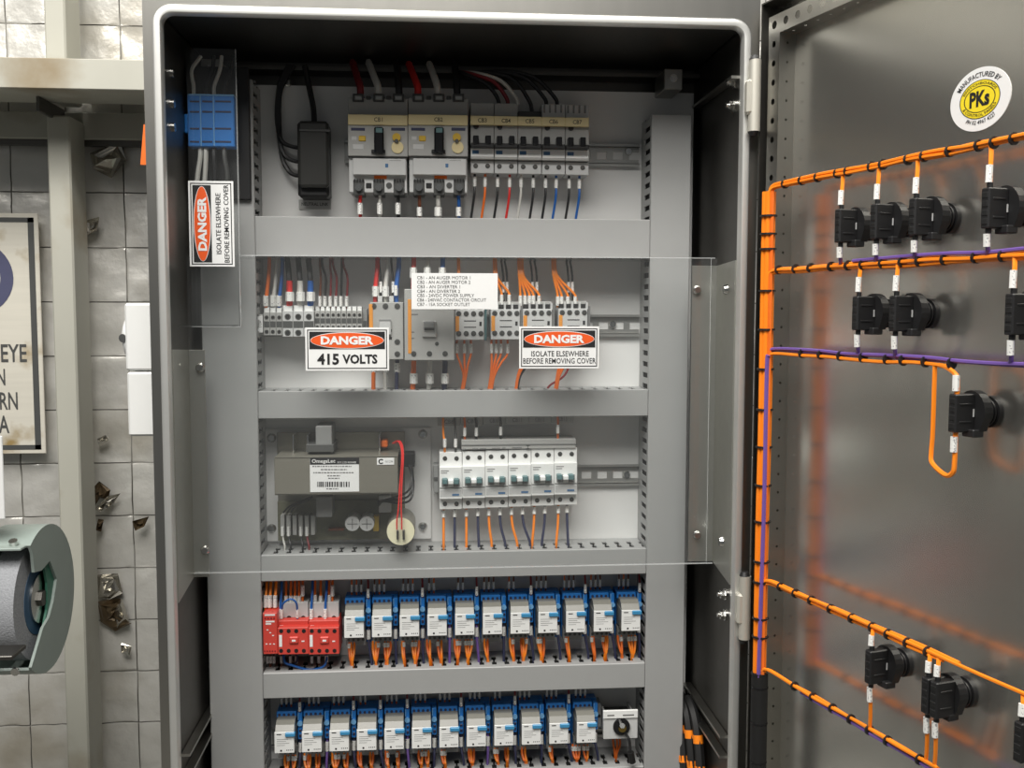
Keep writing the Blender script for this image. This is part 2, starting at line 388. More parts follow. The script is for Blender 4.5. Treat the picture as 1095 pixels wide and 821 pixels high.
# warning sign on the wall
def eye_sign():
    Y = .592; a = pix(44.5, 350, Y); z1 = pix(30, 228, Y).z; z0 = pix(30, 485, Y).z; x1 = a.x; x0 = x1-.36
    t = thing('safety_sign', 'worn white eye protection sign with black border behind the post', 'sign', ((x0+x1)/2, Y, z0))
    M().box(x0, x1, Y, Y+.004, z0, z1, .001).build('panel', 'sign_metal', t)
    m = M(); b0 = .008; bw = .011
    for (p, q, r, s_) in ((x0+b0, x1-b0, z1-b0-bw*.8, z1-b0), (x0+b0, x1-b0, z0+b0, z0+b0+bw*.8), (x0+b0, x0+b0+bw, z0+b0, z1-b0), (x1-b0-bw, x1-b0, z0+b0, z1-b0)):
        m.box(p, q, Y-.0006, Y+.001, r, s_)
    m.build('border', 'dark_grey', t)
    cz = pix(0, 297, Y).z; R = pix(0, 257, Y).z-cz; cx = pix(14.5, 297, Y).x-R
    m = M(); n = 40; V = []
    for k in range(n):
        c, s_ = math.cos(2*pi*k/n), math.sin(2*pi*k/n); V += [(cx+R*c, Y-.0007, cz+R*s_), (cx+R*.66*c, Y-.0007, cz+R*.66*s_)]
    m.add(V, [(2*k, 2*((k+1) % n), 2*((k+1) % n)+1, 2*k+1) for k in range(n)]); m.build('blue_circle', 'sign_blue', t)
    m = M()
    for tx, ue, v0, v1, wd in (('EYE', 29.5, 368, 387, .047), ('PROTECTION', 5.5, 394, 412, .145), ('MUST BE WORN', 18, 419, 438, .19), ('IN THIS AREA', 8, 444, 463, .165)):
        xe = pix(ue, 400, Y).x; m.text(tx, xe-wd, xe, pix(10, v1, Y).z, pix(10, v0, Y).z, Y-.0007, .012)
    m.build('lettering', 'dark_grey', t)
eye_sign()

# bench grinder
def grinder():
    c = pix(50, 640, .12); xr = c.x; cy, cz = .125, c.z; R = .1075; wth = .062
    t = thing('bench_grinder', 'grey-green bench grinder with guarded grey wheel at the left edge', 'grinder', (xr-.2, cy, 0))
    def arc(a0, a1, r, n=24): return [(cy+r*math.cos(math.radians(a0+(a1-a0)*k/n)), cz+r*math.sin(math.radians(a0+(a1-a0)*k/n))) for k in range(n+1)]
    # angles: 0 = away from the camera (+y), 180 = towards it
    gp = arc(-128, 122, R, 40)
    cut = [(cy-.050, cz+.078), (cy-.046, cz+.050), (cy-.020, cz+.046), (cy+.012, cz+.052), (cy+.036, cz+.018), (cy+.020, cz-.012), (cy+.002, cz-.030), (cy-.022, cz-.038), (cy-.046, cz-.060), (cy-.068, cz-.080)]
    g = M().prismx(gp+cut, xr-.004, xr).build('side_guard', 'grinder_green', t, True)
    m = M(); a = arc(-128, 122, R, 40); b = arc(-128, 122, R-.004, 40); n = len(a)
    V = [(xr-wth, *p) for p in a]+[(xr-.004, *p) for p in a]+[(xr-wth, *p) for p in b]+[(xr-.004, *p) for p in b]
    Fs = []
    for k in range(n-1): Fs += [(k, k+1, n+k+1, n+k), (2*n+k, 3*n+k, 3*n+k+1, 2*n+k+1), (k, 2*n+k, 2*n+k+1, k+1), (n+k, n+k+1, 3*n+k+1, 3*n+k)]
    Fs += [(0, n, 3*n, 2*n), (n-1, 3*n-1, 4*n-1, 2*n-1)]
    m.add(V, Fs).build('rim_guard', 'grinder_green', t, True)
    M().prismx(arc(-128, 122, R-.004, 40)+[(cy-.05, cz+.07), (cy-.06, cz-.06)], xr-wth, xr-wth+.004).build('rear_guard', 'grinder_green', t)
    M().prismx([(cy-.004, cz+.06), (cy+.06, cz+.05), (cy+.06, cz-.05), (cy-.015, cz-.05), (cy+.006, cz-.02), (cy+.010, cz+.02)], xr-.0075, xr-.0042).build('guard_pocket', 'grinder_inner', t)
    M().cyl((xr-.046, cy, cz), (1, 0, 0), .088, .032, 48).build('wheel', 'stone', t, True)
    M().cyl((xr-.0145, cy, cz), (1, 0, 0), .052, .0012, 32).build('wheel_label', 'stone_label', t)
    M().cyl((xr-.014, cy, cz), (1, 0, 0), .036, .004, 28).build('flange', 'bright_metal', t, True)
    M().cyl((xr-.0135, cy, cz), (1, 0, 0), .012, .008, 6).build('spindle_nut', 'steel_dark', t)
    M().box(xr-.11, xr+.002, cy-.135, cy-.088, cz-.046, cz-.040, .001).build('tool_rest', 'steel_dark', t)
    M().box(xr-.075, xr-.05, cy-.105, cy-.075, cz-.09, cz-.046, .001).build('rest_bracket', 'grinder_green', t)
    M().box(xr-.12, xr-.006, cy-.075, cy-.045, cz+.088, cz+.092, .001).build('spark_arrestor', 'grinder_green', t)
    b_ = M()
    for (dy, dz) in ((-.058, .094), (-.055, -.098)):
        b_ = M().cyl((xr-.022, cy+dy, cz+dz), (0, -.4, .9 if dz > 0 else -.1), .006, .006, 10)
        if dz < 0: b_ = M().cyl((xr-.022, cy-.066, cz-.085), (0, -1, -.2), .006, .004, 10)
        b_.build('screw', 'bright_metal', t)
    M().cyl((xr-wth-.26, cy, cz), (1, 0, 0), .075, .262, 32).build('motor', 'grinder_green', t, True)
    M().box(xr-.31, xr-.075, cy-.08, cy+.08, cz-.12, cz-.07, .006).build('base', 'grinder_green', t)
    p0 = pix(0, 558, .06); M().box(xr-.16, p0.x+.0075, .058, .061, p0.z+.004, pix(0, 466, .06).z, .001).build('eye_shield', 'paper', t)
    M().box(xr-.16, xr-.15, .061, .1, cz+.08, cz+.13).build('shield_arm', 'steel_dark', t)
    M().cyl((xr-.19, cy, .02), (0, 0, 1), .045, cz-.14, 20).build('pedestal', 'grinder_green', t, True)
    M().box(xr-.35, xr-.03, cy-.16, cy+.16, 0, .02, .004).build('foot_plate', 'grinder_green', t)
grinder()

# ------------------------------------------------------------------ cabinet shell
W, ZT, ZB = .7748, 1.9336, .12
XO0, XO1 = -.026, W+.026          # outer sides
YB = .262; Y0 = .010              # back, front face of the frame
cab = thing('electrical_cabinet', 'tall stainless steel electrical cabinet with its door swung open', 'cabinet', (W/2, .13, 0))
def cpart(m, n, mt, sm=False): return m.build(n, mt, cab, sm)
cpart(M().box(XO0, XO0+.002, Y0, YB, ZB, ZT+.045), 'side_panel', 'steel')
cpart(M().box(XO1-.002, XO1, Y0, YB, ZB, ZT+.045), 'side_panel', 'steel')
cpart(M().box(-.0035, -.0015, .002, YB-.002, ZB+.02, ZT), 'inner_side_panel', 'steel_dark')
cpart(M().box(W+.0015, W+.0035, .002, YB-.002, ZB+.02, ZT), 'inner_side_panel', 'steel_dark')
cpart(M().box(XO0, XO1, Y0, YB, ZT+.045, ZT+.047), 'top_panel', 'steel')
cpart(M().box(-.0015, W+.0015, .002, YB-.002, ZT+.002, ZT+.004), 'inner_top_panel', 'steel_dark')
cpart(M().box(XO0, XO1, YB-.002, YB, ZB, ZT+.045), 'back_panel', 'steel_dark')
cpart(M().box(XO0, XO1, Y0, YB, ZB, ZB+.002), 'bottom_panel', 'steel')
cpart(M().box(XO0, XO1, .03, YB, 0, ZB, .002), 'plinth', 'steel_dark')
m = M(); m.box(XO0, -.004, Y0-.002, Y0, ZB, ZT+.047); m.box(W+.004, XO1, Y0-.002, Y0, ZB, ZT+.047)
m.box(-.004, W+.004, Y0-.002, Y0, ZT+.004, ZT+.047); m.box(-.004, W+.004, Y0-.002, Y0, ZB, ZB+.03)
cpart(m, 'front_frame', 'steel')
def lip(z0, z1):
    # folded rain lip around the opening: a flat-fronted strip with rounded corners and eased edges
    m = M(); c = .014
    def path(d):
        P = [(-d, z0), (-d, z1-c)]
        for k in range(1, 8): an = pi-k/7*pi/2; P.append((c+(c+d)*math.cos(an), z1-c+(c+d)*math.sin(an)))
        for k in range(0, 7): an = pi/2-k/7*pi/2; P.append((W-c+(c+d)*math.cos(an), z1-c+(c+d)*math.sin(an)))
        return P+[(W+d, z1-c), (W+d, z0)]
    prof = [(0, .012), (0, -.001), (.0015, -.003), (.0085, -.0042), (.0105, -.003), (.0115, .0), (.0115, Y0)]
    rows = [[(x, y, z) for x, z in path(d)] for d, y in prof]; n = len(rows[0]); V = [p for q in rows for p in q]
    m.add(V, [(i*n+k, i*n+k+1, (i+1)*n+k+1, (i+1)*n+k) for i in range(len(rows)-1) for k in range(n-1)])
    return m
cpart(lip(ZB+.03, ZT), 'rain_lip', 'steel_lip', True)
cpart(M().box(.008, W-.008, .225, .228, ZB+.06, 1.893), 'mounting_plate', 'plate_white')
for sx in (0, 1):
    x = W-.055 if sx else .03
    cpart(M().box(x-.016, x+.012, .16, .226, 1.884, 1.915, .001), 'plate_bracket', 'steel')
    cpart(M().cyl((x-.003, .160, 1.900), (0, -1, 0), .006, .004, 10), 'bolt', 'bright_metal', True)
cpart(M().box(.0, W, .218, .256, 1.915, 1.921), 'gland_plate', 'steel_dark')
for zz in (.93,):                        # angle rails low down on the side walls
    for x0, x1 in ((0.0, .012), (W-.012, W)):
        cpart(M().box(x0, x1, .012, .22, zz, zz+.004), 'side_rail', 'steel'); cpart(M().box(x0, x1, .012, .22, zz-.03, zz-.026), 'side_rail', 'steel')
cpart(M().box(W-.012, W, .012, .22, 1.868, 1.872), 'side_rail', 'steel')
# hinges and the bolts behind them
def hinge(v0, v1):
    zt = pix(805, v0, -.008).z; zb = pix(805, v1, -.008).z; h = zt-zb; xc = pix(804.5, 110, -.012).x
    k = cpart(M().box(xc-.009, XO1+.004, -.004, Y0-.002, zb+h*.27, zt-h*.30, .002), 'hinge', 'hinge_steel')
    M().cyl((xc+.003, -.012, zb+.006), (0, 0, 1), .0082, h-.012, 14).build('knuckle', 'hinge_steel', k, True)
    M().box(xc-.009, xc+.002, -.018, -.003, zb+h*.27, zt-h*.30, .003).build('leaf', 'hinge_steel', k)
    for z, a in ((zt-.006, 1), (zb+.006, -1)): M().frustum((xc+.002, -.012, z), (0, 0, a), .0078, .005, .006, 12).build('end_cap', 'black', k, True)
hinge(60, 146); hinge(610, 686)
for v in (88, 113, 635, 657):
    p = pix(787, v, .035); b = cpart(M().cyl((W+.0016, .035, p.z), (-1, 0, 0), .0085, .0035, 14), 'bolt', 'bright_metal', True)
    M().cyl((W-.002, .035, p.z), (-1, 0, 0), .0065, .006, 6).build('nut', 'bright_metal', b)
    M().cyl((W-.008, .035, p.z), (-1, 0, 0), .0035, .004, 10).build('stud', 'bright_metal', b, True)
for v in (78, 111, 136):
    p = pix(182, v, .05); cpart(M().cyl((-.0015, .05, p.z), (1, 0, 0), .006, .004, 10), 'bolt', 'bright_metal', True)
# door
DW = .80; DZ1 = ZT+.028; DZ0 = ZB+.01; SI = .028
door = M(dxf).box(.004, DW, SI, SI+.002, DZ0, DZ1).build('door', 'steel_door', cab)
m = M(dxf); m.box(.002, .004, .0, SI+.002, DZ0, DZ1); m.box(DW-.002, DW, .0, SI+.002, DZ0, DZ1); m.box(.004, DW, .0, SI, DZ1-.002, DZ1); m.box(.004, DW, 0, SI, DZ0, DZ0+.002)
m.build('edge_return', 'steel_dark', door)
def holeplate(m, pts_fn, n, L, wd, r):
    # strip of n square-ish cells each with an eight-sided hole; pts_fn(a,b) maps along/across to 3d
    for i in range(n):
        ca = (i+.5)*L/n; ha = L/n/2; hb = wd/2
        out = [(ha, 0), (ha, hb), (0, hb), (-ha, hb), (-ha, 0), (-ha, -hb), (0, -hb), (ha, -hb)]
        V = [pts_fn(ca+a, b) for a, b in out]+[pts_fn(ca+r*math.cos(pi/4*k), r*math.sin(pi/4*k)) for k in range(8)]
        m.add(V, [(k, (k+1) % 8, 8+(k+1) % 8, 8+k) for k in range(8)])
RT0, RT1, RS = .016, .041, .003          # upright perforated rail
LZ0, LZ1 = DZ0+.03, 1.915
m = M(dxf); nh = int((LZ1-LZ0)/.025)
holeplate(m, lambda a, b: ((RT0+RT1)/2+b, RS, LZ0+a), nh, LZ1-LZ0, RT1-RT0, .0042)
holeplate(m, lambda a, b: (RT1, (RS+SI)/2+b, LZ0+a), nh, LZ1-LZ0, SI-RS, .0018)
m.box(RT0, RT0+.001, RS, SI, LZ0, LZ1)
m.build('perforated_rail', 'steel', door)
m = M(dxf); zr = LZ1
holeplate(m, lambda a, b: (RT0+a, RS, zr+.0125+b), 30, DW-.04, .025, .0055)
holeplate(m, lambda a, b: (RT0+a, (RS+SI)/2+b, zr), 30, DW-.04, SI-RS, .0018)
m.build('perforated_rail', 'steel', door)
# maker's sticker on the door
def sticker():
    tc, zc = dpx(1048.5, 106, SI); a0 = dpx(1017, 106, SI)[0]; a1 = dpx(1081.5, 106, SI)[0]; a = (a1-a0)/2; tc = (a0+a1)/2
    b = a*.80; root = thing('round_sticker', "oval white sticker with yellow centre on the open door", 'sticker', dxf((tc, SI, zc-b)))
    def ell(m, A, B, s, B2=None, A2=None, n=56):
        V = [(tc+A*math.cos(2*pi*k/n), s, zc+B*math.sin(2*pi*k/n)) for k in range(n)]
        if A2 is None: m.add(V, [tuple(range(n))])
        else:
            V += [(tc+A2*math.cos(2*pi*k/n), s, zc+B2*math.sin(2*pi*k/n)) for k in range(n)]
            m.add(V, [(k, (k+1) % n, n+(k+1) % n, n+k) for k in range(n)])
        return m
    m = M(dxf); n = 56
    V = [(tc+a*math.cos(2*pi*k/n), s, zc+b*math.sin(2*pi*k/n)) for s in (SI-.0006, SI) for k in range(n)]
    m.add(V, [tuple(range(n))]+[(k, n+k, n+(k+1) % n, (k+1) % n) for k in range(n)]); m.build('backing', 'paper', root)
    ell(M(dxf), a*.66, b*.60, SI-.0008).build('yellow_oval', 'yellow', root)
    m = ell(M(dxf), a*.67, b*.61, SI-.0009, b*.59, a*.645); ell(m, a*.52, b*.42, SI-.0009, b*.395, a*.49); m.build('ring', 'print_black', root)
    m = M(dxf); m.text('PKs', tc-a*.33, tc+a*.33, zc-b*.24, zc+b*.27, SI-.001, .04); m.build('initials', 'print_black', root)
    m = M(dxf)
    def arc(tx, rx, rz, h, a0, a1, top=True):
        V, Fs = text_mesh(tx, .01); out = []
        for x, y in V:
            if top: an = a0+(a1-a0)*x; k = 1+h*(y)
            else: an = a0+(a1-a0)*x; k = 1-h*y
            out.append((tc+rx*k*math.cos(math.radians(an)), SI-.001, zc+rz*k*math.sin(math.radians(an))))
        m.add(out, Fs)
    arc('MANUFACTURED BY', a*.74, b*.70, .22, 150, 38)
    arc('PH 02 4967 4227', a*.84, b*.79, .16, 238, 312, False)
    arc('SWITCHBOARDS', a*.545, b*.46, .17, 155, 25); arc('& CONTROL PANELS', a*.62, b*.55, .17, 205, 335, False)
    m.build('lettering', 'print_black', root)
sticker()

# ------------------------------------------------------------------ wiring ducts
YD = .1499; YP = .225
def duct(name, label, x0, x1, z0, z1, vert, pitch, sides):
    t = thing(name, label, 'cable duct', ((x0+x1)/2, YP, z0), 'grey slotted wiring ducts')
    lidm = M()
    if vert: lidm.box(x0-.0008, x1+.0008, YD, YD+.006, z0, z1, .0012)
    else: lidm.box(x0, x1, YD, YD+.006, z0-.0008, z1+.0008, .0012)
    lidm.build('lid', 'duct', t)
    if vert: M().box(x0, x1, YP-.002, YP, z0, z1).build('base', 'duct', t)
    else: M().box(x0, x1, YP-.002, YP, z0, z1).build('base', 'duct', t)
    th = .0018; L0, L1 = (z0, z1) if vert else (x0, x1)
    ya, yb, yc, yd = YD+.0132, YD+.028, YD+.034, YD+.050
    for sd in (0, 1):
        m = M()
        p0, p1 = ((x0, x0+th) if sd == 0 else (x1-th, x1)) if vert else ((z0, z0+th) if sd == 0 else (z1-th, z1))
        def bar(a, b, y0, y1):
            if vert: m.box(p0, p1, y0, y1, a, b)
            else: m.box(a, b, y0, y1, p0, p1)
        bar(L0, L1, YD+.006, ya); bar(L0, L1, yd, YP-.002)
        n = int((L1-L0)/pitch); q = (L1-L0)/n; sw = .0080 if vert else .0074
        for i in range(n):
            a = L0+i*q; bar(a+(sw/2 if i else 0), a+q-sw/2, ya, yd)
            if not vert or x0 < .3: bar(a+q-sw/2, a+q-sw/2+.0022, yb, yc); bar(a+q+sw/2-.0022, a+q+sw/2, yb, yc)
        m.build('slotted_side', 'duct', t)
    m = M()
    if vert:
        for (xx, yy) in ((.2, .35), (.2, .7), (.5, .4), (.5, .72), (.8, .35), (.8, .7)): m.tube([(x0+(x1-x0)*xx, YD+.006+.066*yy, z0+.01), (x0+(x1-x0)*xx, YD+.006+.066*yy, z1-.01)], .0105, 8, 0)
    else:
        for (zz, yy) in ((.28, .35), (.28, .7), (.68, .35), (.68, .7)): m.tube([(x0+.004, YD+.006+.066*yy, z0+(z1-z0)*zz), (x1-.004, YD+.006+.066*yy, z0+(z1-z0)*zz)], min(.0085, (z1-z0)*.2), 8, 0)
    m.build('dark_cable_fill', 'rubber', t, True, 'stuff')  # black cables added inside the duct so its slots look dark
    return t
AT, AB, BT, BB, CT, CB, DT, DB, ET, EB = 1.6859, 1.6285, 1.4264, 1.3864, 1.1774, 1.1381, .9941, .9555, .826, .788
XLo, XLi, XRi, XRo = .0103, .0885, .6836, .7434
duct('cable_duct', 'left upright grey cable duct beside the terminal rows', XLo, XLi, .22, 1.885, True, .0172, 1)
duct('cable_duct', 'right upright grey cable duct beside the hinge side', XRi, XRo, .22, 1.845, True, .0172, 0)
G = .0012
duct('cable_duct', 'wide horizontal cable duct under the top breakers', XLi+G, XRi-G, AB, AT, False, .0196, 1)
duct('cable_duct', 'horizontal cable duct under the contactors, above the power supply', XLi+G, XRi-G, BB, BT, False, .0196, 1)
duct('cable_duct', 'horizontal cable duct under the power supply, above the red relays', XLi+G, XRi-G, CB, CT, False, .0196, 1)
duct('cable_duct', 'horizontal cable duct between the two blue relay rows', XLi+G, XRi-G, DB, DT, False, .0196, 1)
duct('cable_duct', 'lowest horizontal cable duct under the bottom relay row', XLi+G, XRi-G, EB, ET, False, .0196, 1)
# DIN rails
def rail(label, u0, u1, vc):
    x0 = pix(u0, vc, .2175).x; x1 = pix(u1, vc, .2175).x; zc = pix((u0+u1)/2, vc, .2175).z
    t = thing('din_rail', label, 'mounting rail', ((x0+x1)/2, YP, zc-.0175), 'slotted mounting rails')
    m = M(); m.box(x0, x1, .2235, YP, zc-.0125, zc-.006); m.box(x0, x1, .2235, YP, zc+.006, zc+.0125)
    n = int((x1-x0)/.025)
    for i in range(n): a = x0+(x1-x0)*i/n; m.box(a, a+.010, .2235, YP, zc-.006, zc+.006)
    m.box(x0, x1, .2175, YP, zc-.0135, zc-.0125); m.box(x0, x1, .2175, YP, zc+.0125, zc+.0135)
    m.box(x0, x1, .2175, .2187, zc-.0175, zc-.0125); m.box(x0, x1, .2175, .2187, zc+.0125, zc+.0175)
    m.build('profile', 'rail', t)
    return t, zc
def rail_screw(t, u, v):
    p = pix(u, v, .2235); M().frustum((p.x, .2236, p.z), (0, -1, 0), .0065, .005, .0035, 14).build('screw', 'bright_metal', t, True)
t, z1r = rail('slotted rail carrying the top breakers', 368, 684, 164); rail_screw(t, 672, 162)
t, z2r = rail('slotted rail carrying terminals and contactors', 276, 684, 348); rail_screw(t, 655, 347)
t, z3r = rail('slotted rail carrying the white breaker row', 463, 683, 509); rail_screw(t, 670, 507.5)
t, z4r = rail('slotted rail behind the upper relay row', 284, 684, 663)
t, z5r = rail('slotted rail behind the lower relay row', 290, 684, 782)

# ------------------------------------------------------------------ wires
def wire(pts, r, mt, label, sleeves=(), group=None, shrink=None, cat='wire', ferr=None):
    m = M().tube(pts, r, 6, 5); o = recentre(m.build('wire', mt, None, True)); tag(o, label, cat, group)
    for (a, b) in sleeves:
        M().tube([a, b], max(r*1.5, .0021), 6, 0).build('marker_sleeve', 'sleeve', o, True)
    if shrink:
        for (a, b, mm, k) in shrink: M().tube([a, b], r*k, 10, 0).build('heat_shrink', mm, o, True)
    if ferr: M().tube([ferr[0], ferr[1]], max(r*.8, .0015), 6, 0).build('ferrule', 'black', o, True)
    return o
def vwire(u0, v0, u1, v1, Y0, Y1, r, mt, label, sl=None, group=None, bend=0, extra=None):
    # a wire between two photo points with an optional marker sleeve given as (u,v0,v1)
    a = pix(u0, v0, Y0); d = pix(u1, v1, Y1)
    mid = a.lerp(d, .5)+Vector((bend, -.004, 0)); q = a.lerp(d, .22); q.x = a.x
    P = extra if extra else [a, q, mid, d]
    sv = []
    if sl:
        for (u, s0, s1) in sl: sv.append((pix(u, s0, Y0-.0005), pix(u, s1, Y0-.0005)))
    return wire(P, r, mt, label, sv, group)

# ------------------------------------------------------------------ top row: two big breakers, five slim ones
def big_breaker(k):
    o = 64.4*k; nm = 'CB1' if k == 0 else 'CB2'
    p = pix(404+o, 206, .2); t = thing('circuit_breaker', 'large grey breaker marked %s with black handle, %s of the two' % (nm, 'left' if k == 0 else 'right'), 'circuit breaker', (p.x, YP, p.z), 'large three-pole breakers')
    def B(n, mt, u0, v0, u1, v1, Y0, Y1=None, c=.0008, par=None): return M().pbox(u0+o, v0, u1+o, v1, Y0, Y1 if Y1 else .2165, c).build(n, mt, par or t)
    B('upper_block', 'grey_plastic', 372.3, 105, 436, 124, .170)
    body = B('body', 'grey_plastic', 372, 124, 436, 167, .156)
    for i, u in enumerate((383, 405, 426)):
        tb = B('line_terminal', 'dark_grey', u-6, 100, u+6, 108.5, .166, .2); B('clamp', 'steel', u-4, 102, u+4, 107, .1645, .17, par=tb)
    for u in (394, 415.5): B('cover_screw', 'dark_grey', u-2.5, 102.5, u+2.5, 106.5, .169, .175)
    lb = B('label_strip', 'cream', 372, 122.5, 435.7, 133.7, .1535, .156)
    M().ptext(nm, 400+o, 125.5, 409+o, 130, .1533, .01).build('lettering', 'print_black', lb)
    B('nameplate', 'navy', 375, 136.2, 390.5, 140, .1556); B('nameplate', 'navy', 418, 136.2, 433.5, 140, .1556)
    h = B('handle', 'black_gloss', 400, 135.5, 410.2, 164, .146, .17, .002); B('handle_flange', 'black', 397, 159.8, 412, 163.6, .152, .17, par=h)
    B('handle_cap', 'teal', 401.5, 136.5, 409, 142, .1455, .15, par=h)
    B('test_button', 'yellow_dial', 383.5, 145, 391, 150.8, .1545); B('rating_window', 'light_grey', 375.5, 145.5, 381.5, 150, .1556); B('rating_window', 'light_grey', 377, 154, 389, 160, .1556)
    q = pix(424+o, 147, .1556); d = M().cyl(q, (0, -1, 0), .0062, .003, 14).build('dial', 'yellow_dial', t, True)
    q = pix(425+o, 157.5, .1556); M().cyl(q, (0, -1, 0), .009, .0012, 16).build('dial', 'cream', t, True)
    q = pix(424+o, 151, .1556); M().cyl(q, (0, -1, 0), .003, .004, 8).build('pointer', 'dark_grey', d)
    B('seam', 'dark_grey', 372, 166.6, 436, 168.2, .1575)
    low = B('lower_block', 'light_grey', 373.2, 168.2, 435.2, 206, .163)
    B('lower_panel', 'light_grey', 377.2, 169.5, 434.2, 187, .1545, .17); B('orange_mark', 'orange_dark', 400, 187.2, 413.5, 191.2, .1615, .17)
    B('print_patch', 'print_blue', 411.5, 174.5, 415.5, 179.5, .1543, .16); B('print_line', 'print_grey', 416, 171, 429, 172.2, .1543, .16)
    for u in (383.7, 405.2, 426.7):
        pk = B('load_terminal', 'dark_grey', u-6, 192, u+6, 208.5, .162, .2)
        a = pix(u+o, 201, .1618); M().cyl(a, (0, -1, 0), .0052, .005, 8).build('lug', 'bright_metal', pk, True)
        for j in range(4): B('rib', 'black', u-5.4+j*3, 191.4, u-4+j*3, 194.5, .1605, .17, .0002, pk)
    B('test_point', 'black', 391.2, 195.5, 397.4, 201.5, .1622, .17)
    a = pix(416+o, 198.3, .163); M().cyl(a, (0, -1, 0), .0045, .0008, 12).build('screw', 'dark_grey', t, True)
big_breaker(0); big_breaker(1)
for i, (u, c, nm) in enumerate(((385, 'red', 'red'), (406, 'white_wire', 'white'), (425.6, 'black_wire', 'black'), (448.5, 'brown', 'brown'), (468.5, 'white_wire', 'thick white'), (490.5, 'blue_wire', 'blue'))):
    vwire(u, 203, u+.5, 234, .166, .19, .0036 if i == 4 else .0026, c, '%s supply wire leaving the %s big breaker bottom' % (nm, 'CB1' if i < 3 else 'CB2'), [(u, 217 if i < 3 else 221.5, 229 if i < 3 else 231)], 'wires below the big breakers')
for i, (u0, v0, u1, c, nm) in enumerate(((377, 66, 385.5, 'dark_red', 'red'), (394, 66, 404.5, 'white_wire', 'white'), (424, 66, 427, 'black_wire', 'black'), (437, 68, 447, 'red', 'red'), (459, 68, 468, 'white_wire', 'white'), (486, 66, 489, 'black_wire', 'black'))):
    a = pix(u1, 103, .175); b = pix(u1-.6, 92, .176); c_ = pix((u0+u1)/2, 80, .19); d = pix(u0, v0, .215)
    wire([a, b, c_, d], .0052, c, 'thick %s feed cable entering the top of big breaker %s' % (nm, 'CB1' if i < 3 else 'CB2'), group='feed cables over the big breakers')
def slim_breaker(k):
    o = 25.4*k; dv = .5*k; nm = 'CB%d' % (3+k)
    p = pix(515.7+o, 184, .2); t = thing('circuit_breaker', 'slim grey two-pole breaker with cream label %s in the top row' % nm, 'circuit breaker', (p.x, YP, p.z), 'slim breakers of the top row')
    def B(n, mt, u0, v0, u1, v1, Y0, Y1=None, c=.0006, par=None): return M().pbox(u0+o, v0+dv, u1+o, v1+dv, Y0, Y1 if Y1 else .2165, c).build(n, mt, par or t)
    B('body', 'grey_plastic', 503.2, 133, 528.2, 170, .164)
    if k != 2: B('upper_step', 'grey_plastic' if k < 2 else 'light_grey', 503.3, 110, 528.1, 125, .172)
    else: B('upper_step', 'dark_grey', 503.3, 118, 528.1, 125, .182)
    if k > 2:
        for j in range(4): B('rib', 'mid_grey', 505+j*6, 110.5, 507+j*6, 119, .1712, .175)
    lb = B('label_strip', 'cream', 503, 123.6, 528.3, 133.4, .1575, .164)
    M().ptext(nm, 511+o, 126.3+dv, 520.5+o, 130.8+dv, .1573, .01).build('lettering', 'print_black', lb)
    if k != 2: a = pix(509+o, 135+dv, .1638); M().cyl(a, (0, -1, 0), .0042, .0012, 10).build('clip_hole', 'black', t)
    for du in (509, 522): B('toggle', 'black_gloss', du-3, 144.6, du+3, 154, .148, .17, .001)
    B('toggle_bar', 'black', 503.6, 152.6, 528.4, 157.2, .150, .17, .001)
    B('rating_label', 'white', 503.8, 158.4, 527.8, 167.4, .1634, .17, .0002); B('maker_mark', 'print_blue', 505, 160.6, 512, 164.4, .1631, .17, .0001)
    B('lower_step', 'light_grey', 503.4, 171.6, 528, 185, .172)
    for du in (508.6, 521.4):
        a = pix(du+o, 177.4+dv, .172); s_ = M().cyl(a, (0, -1, 0), .0037, .0006, 12).build('screw_hole', 'dark_grey', t); M().cyl((a.x, a.y, a.z), (0, -1, 0), .002, .0011, 8).build('screw', 'steel_dark', s_)
for k in range(5): slim_breaker(k)
cl = ['black_wire', 'orange_dark', 'black_wire', 'red', 'white_wire', 'black_wire', 'black_wire', 'blue_wire', 'black_wire', 'blue_wire']
cn = ['black', 'orange', 'black', 'red', 'white', 'black', 'black', 'blue', 'black', 'blue']
for i, u in enumerate((507.6, 518.8, 532.2, 545, 557.2, 570.3, 583.5, 594.8, 608.6, 619.6)):
    dv = i*.25; vwire(u, 184+dv, u-4, 234+dv*.3, .184, .188, .0019, cl[i], '%s wire, %s from the left of ten below the slim top breakers' % (cn[i], ORD[i]), [(u, 189+dv, 199.5+dv)], 'wires under the slim breakers', .002)
for i, (u, v, c, nm) in enumerate(((534, 112, 'black_wire', 'first black'), (543.5, 112, 'dark_red', 'dark red'), (553.5, 112, 'white_wire', 'white'), (569, 121, 'black_wire', 'second black'), (584.5, 113, 'black_wire', 'third black'), (596, 113, 'black_wire', 'rightmost black'))):
    a = pix(u, v, .19); P = [a, pix(u-3, v-9-(4 if i == 3 else 0), .188), pix(u-14-2*i, 88-1.5*i*.6+(2 if i < 1 else 0), .186), pix(u-34-4*i, 80-i*.7, .19), pix(488+2*i, 76+i*.6, .205)]
    wire(P, .003, c, '%s cable arching over to the slim top breakers' % nm, group='arching cables above the slim breakers')
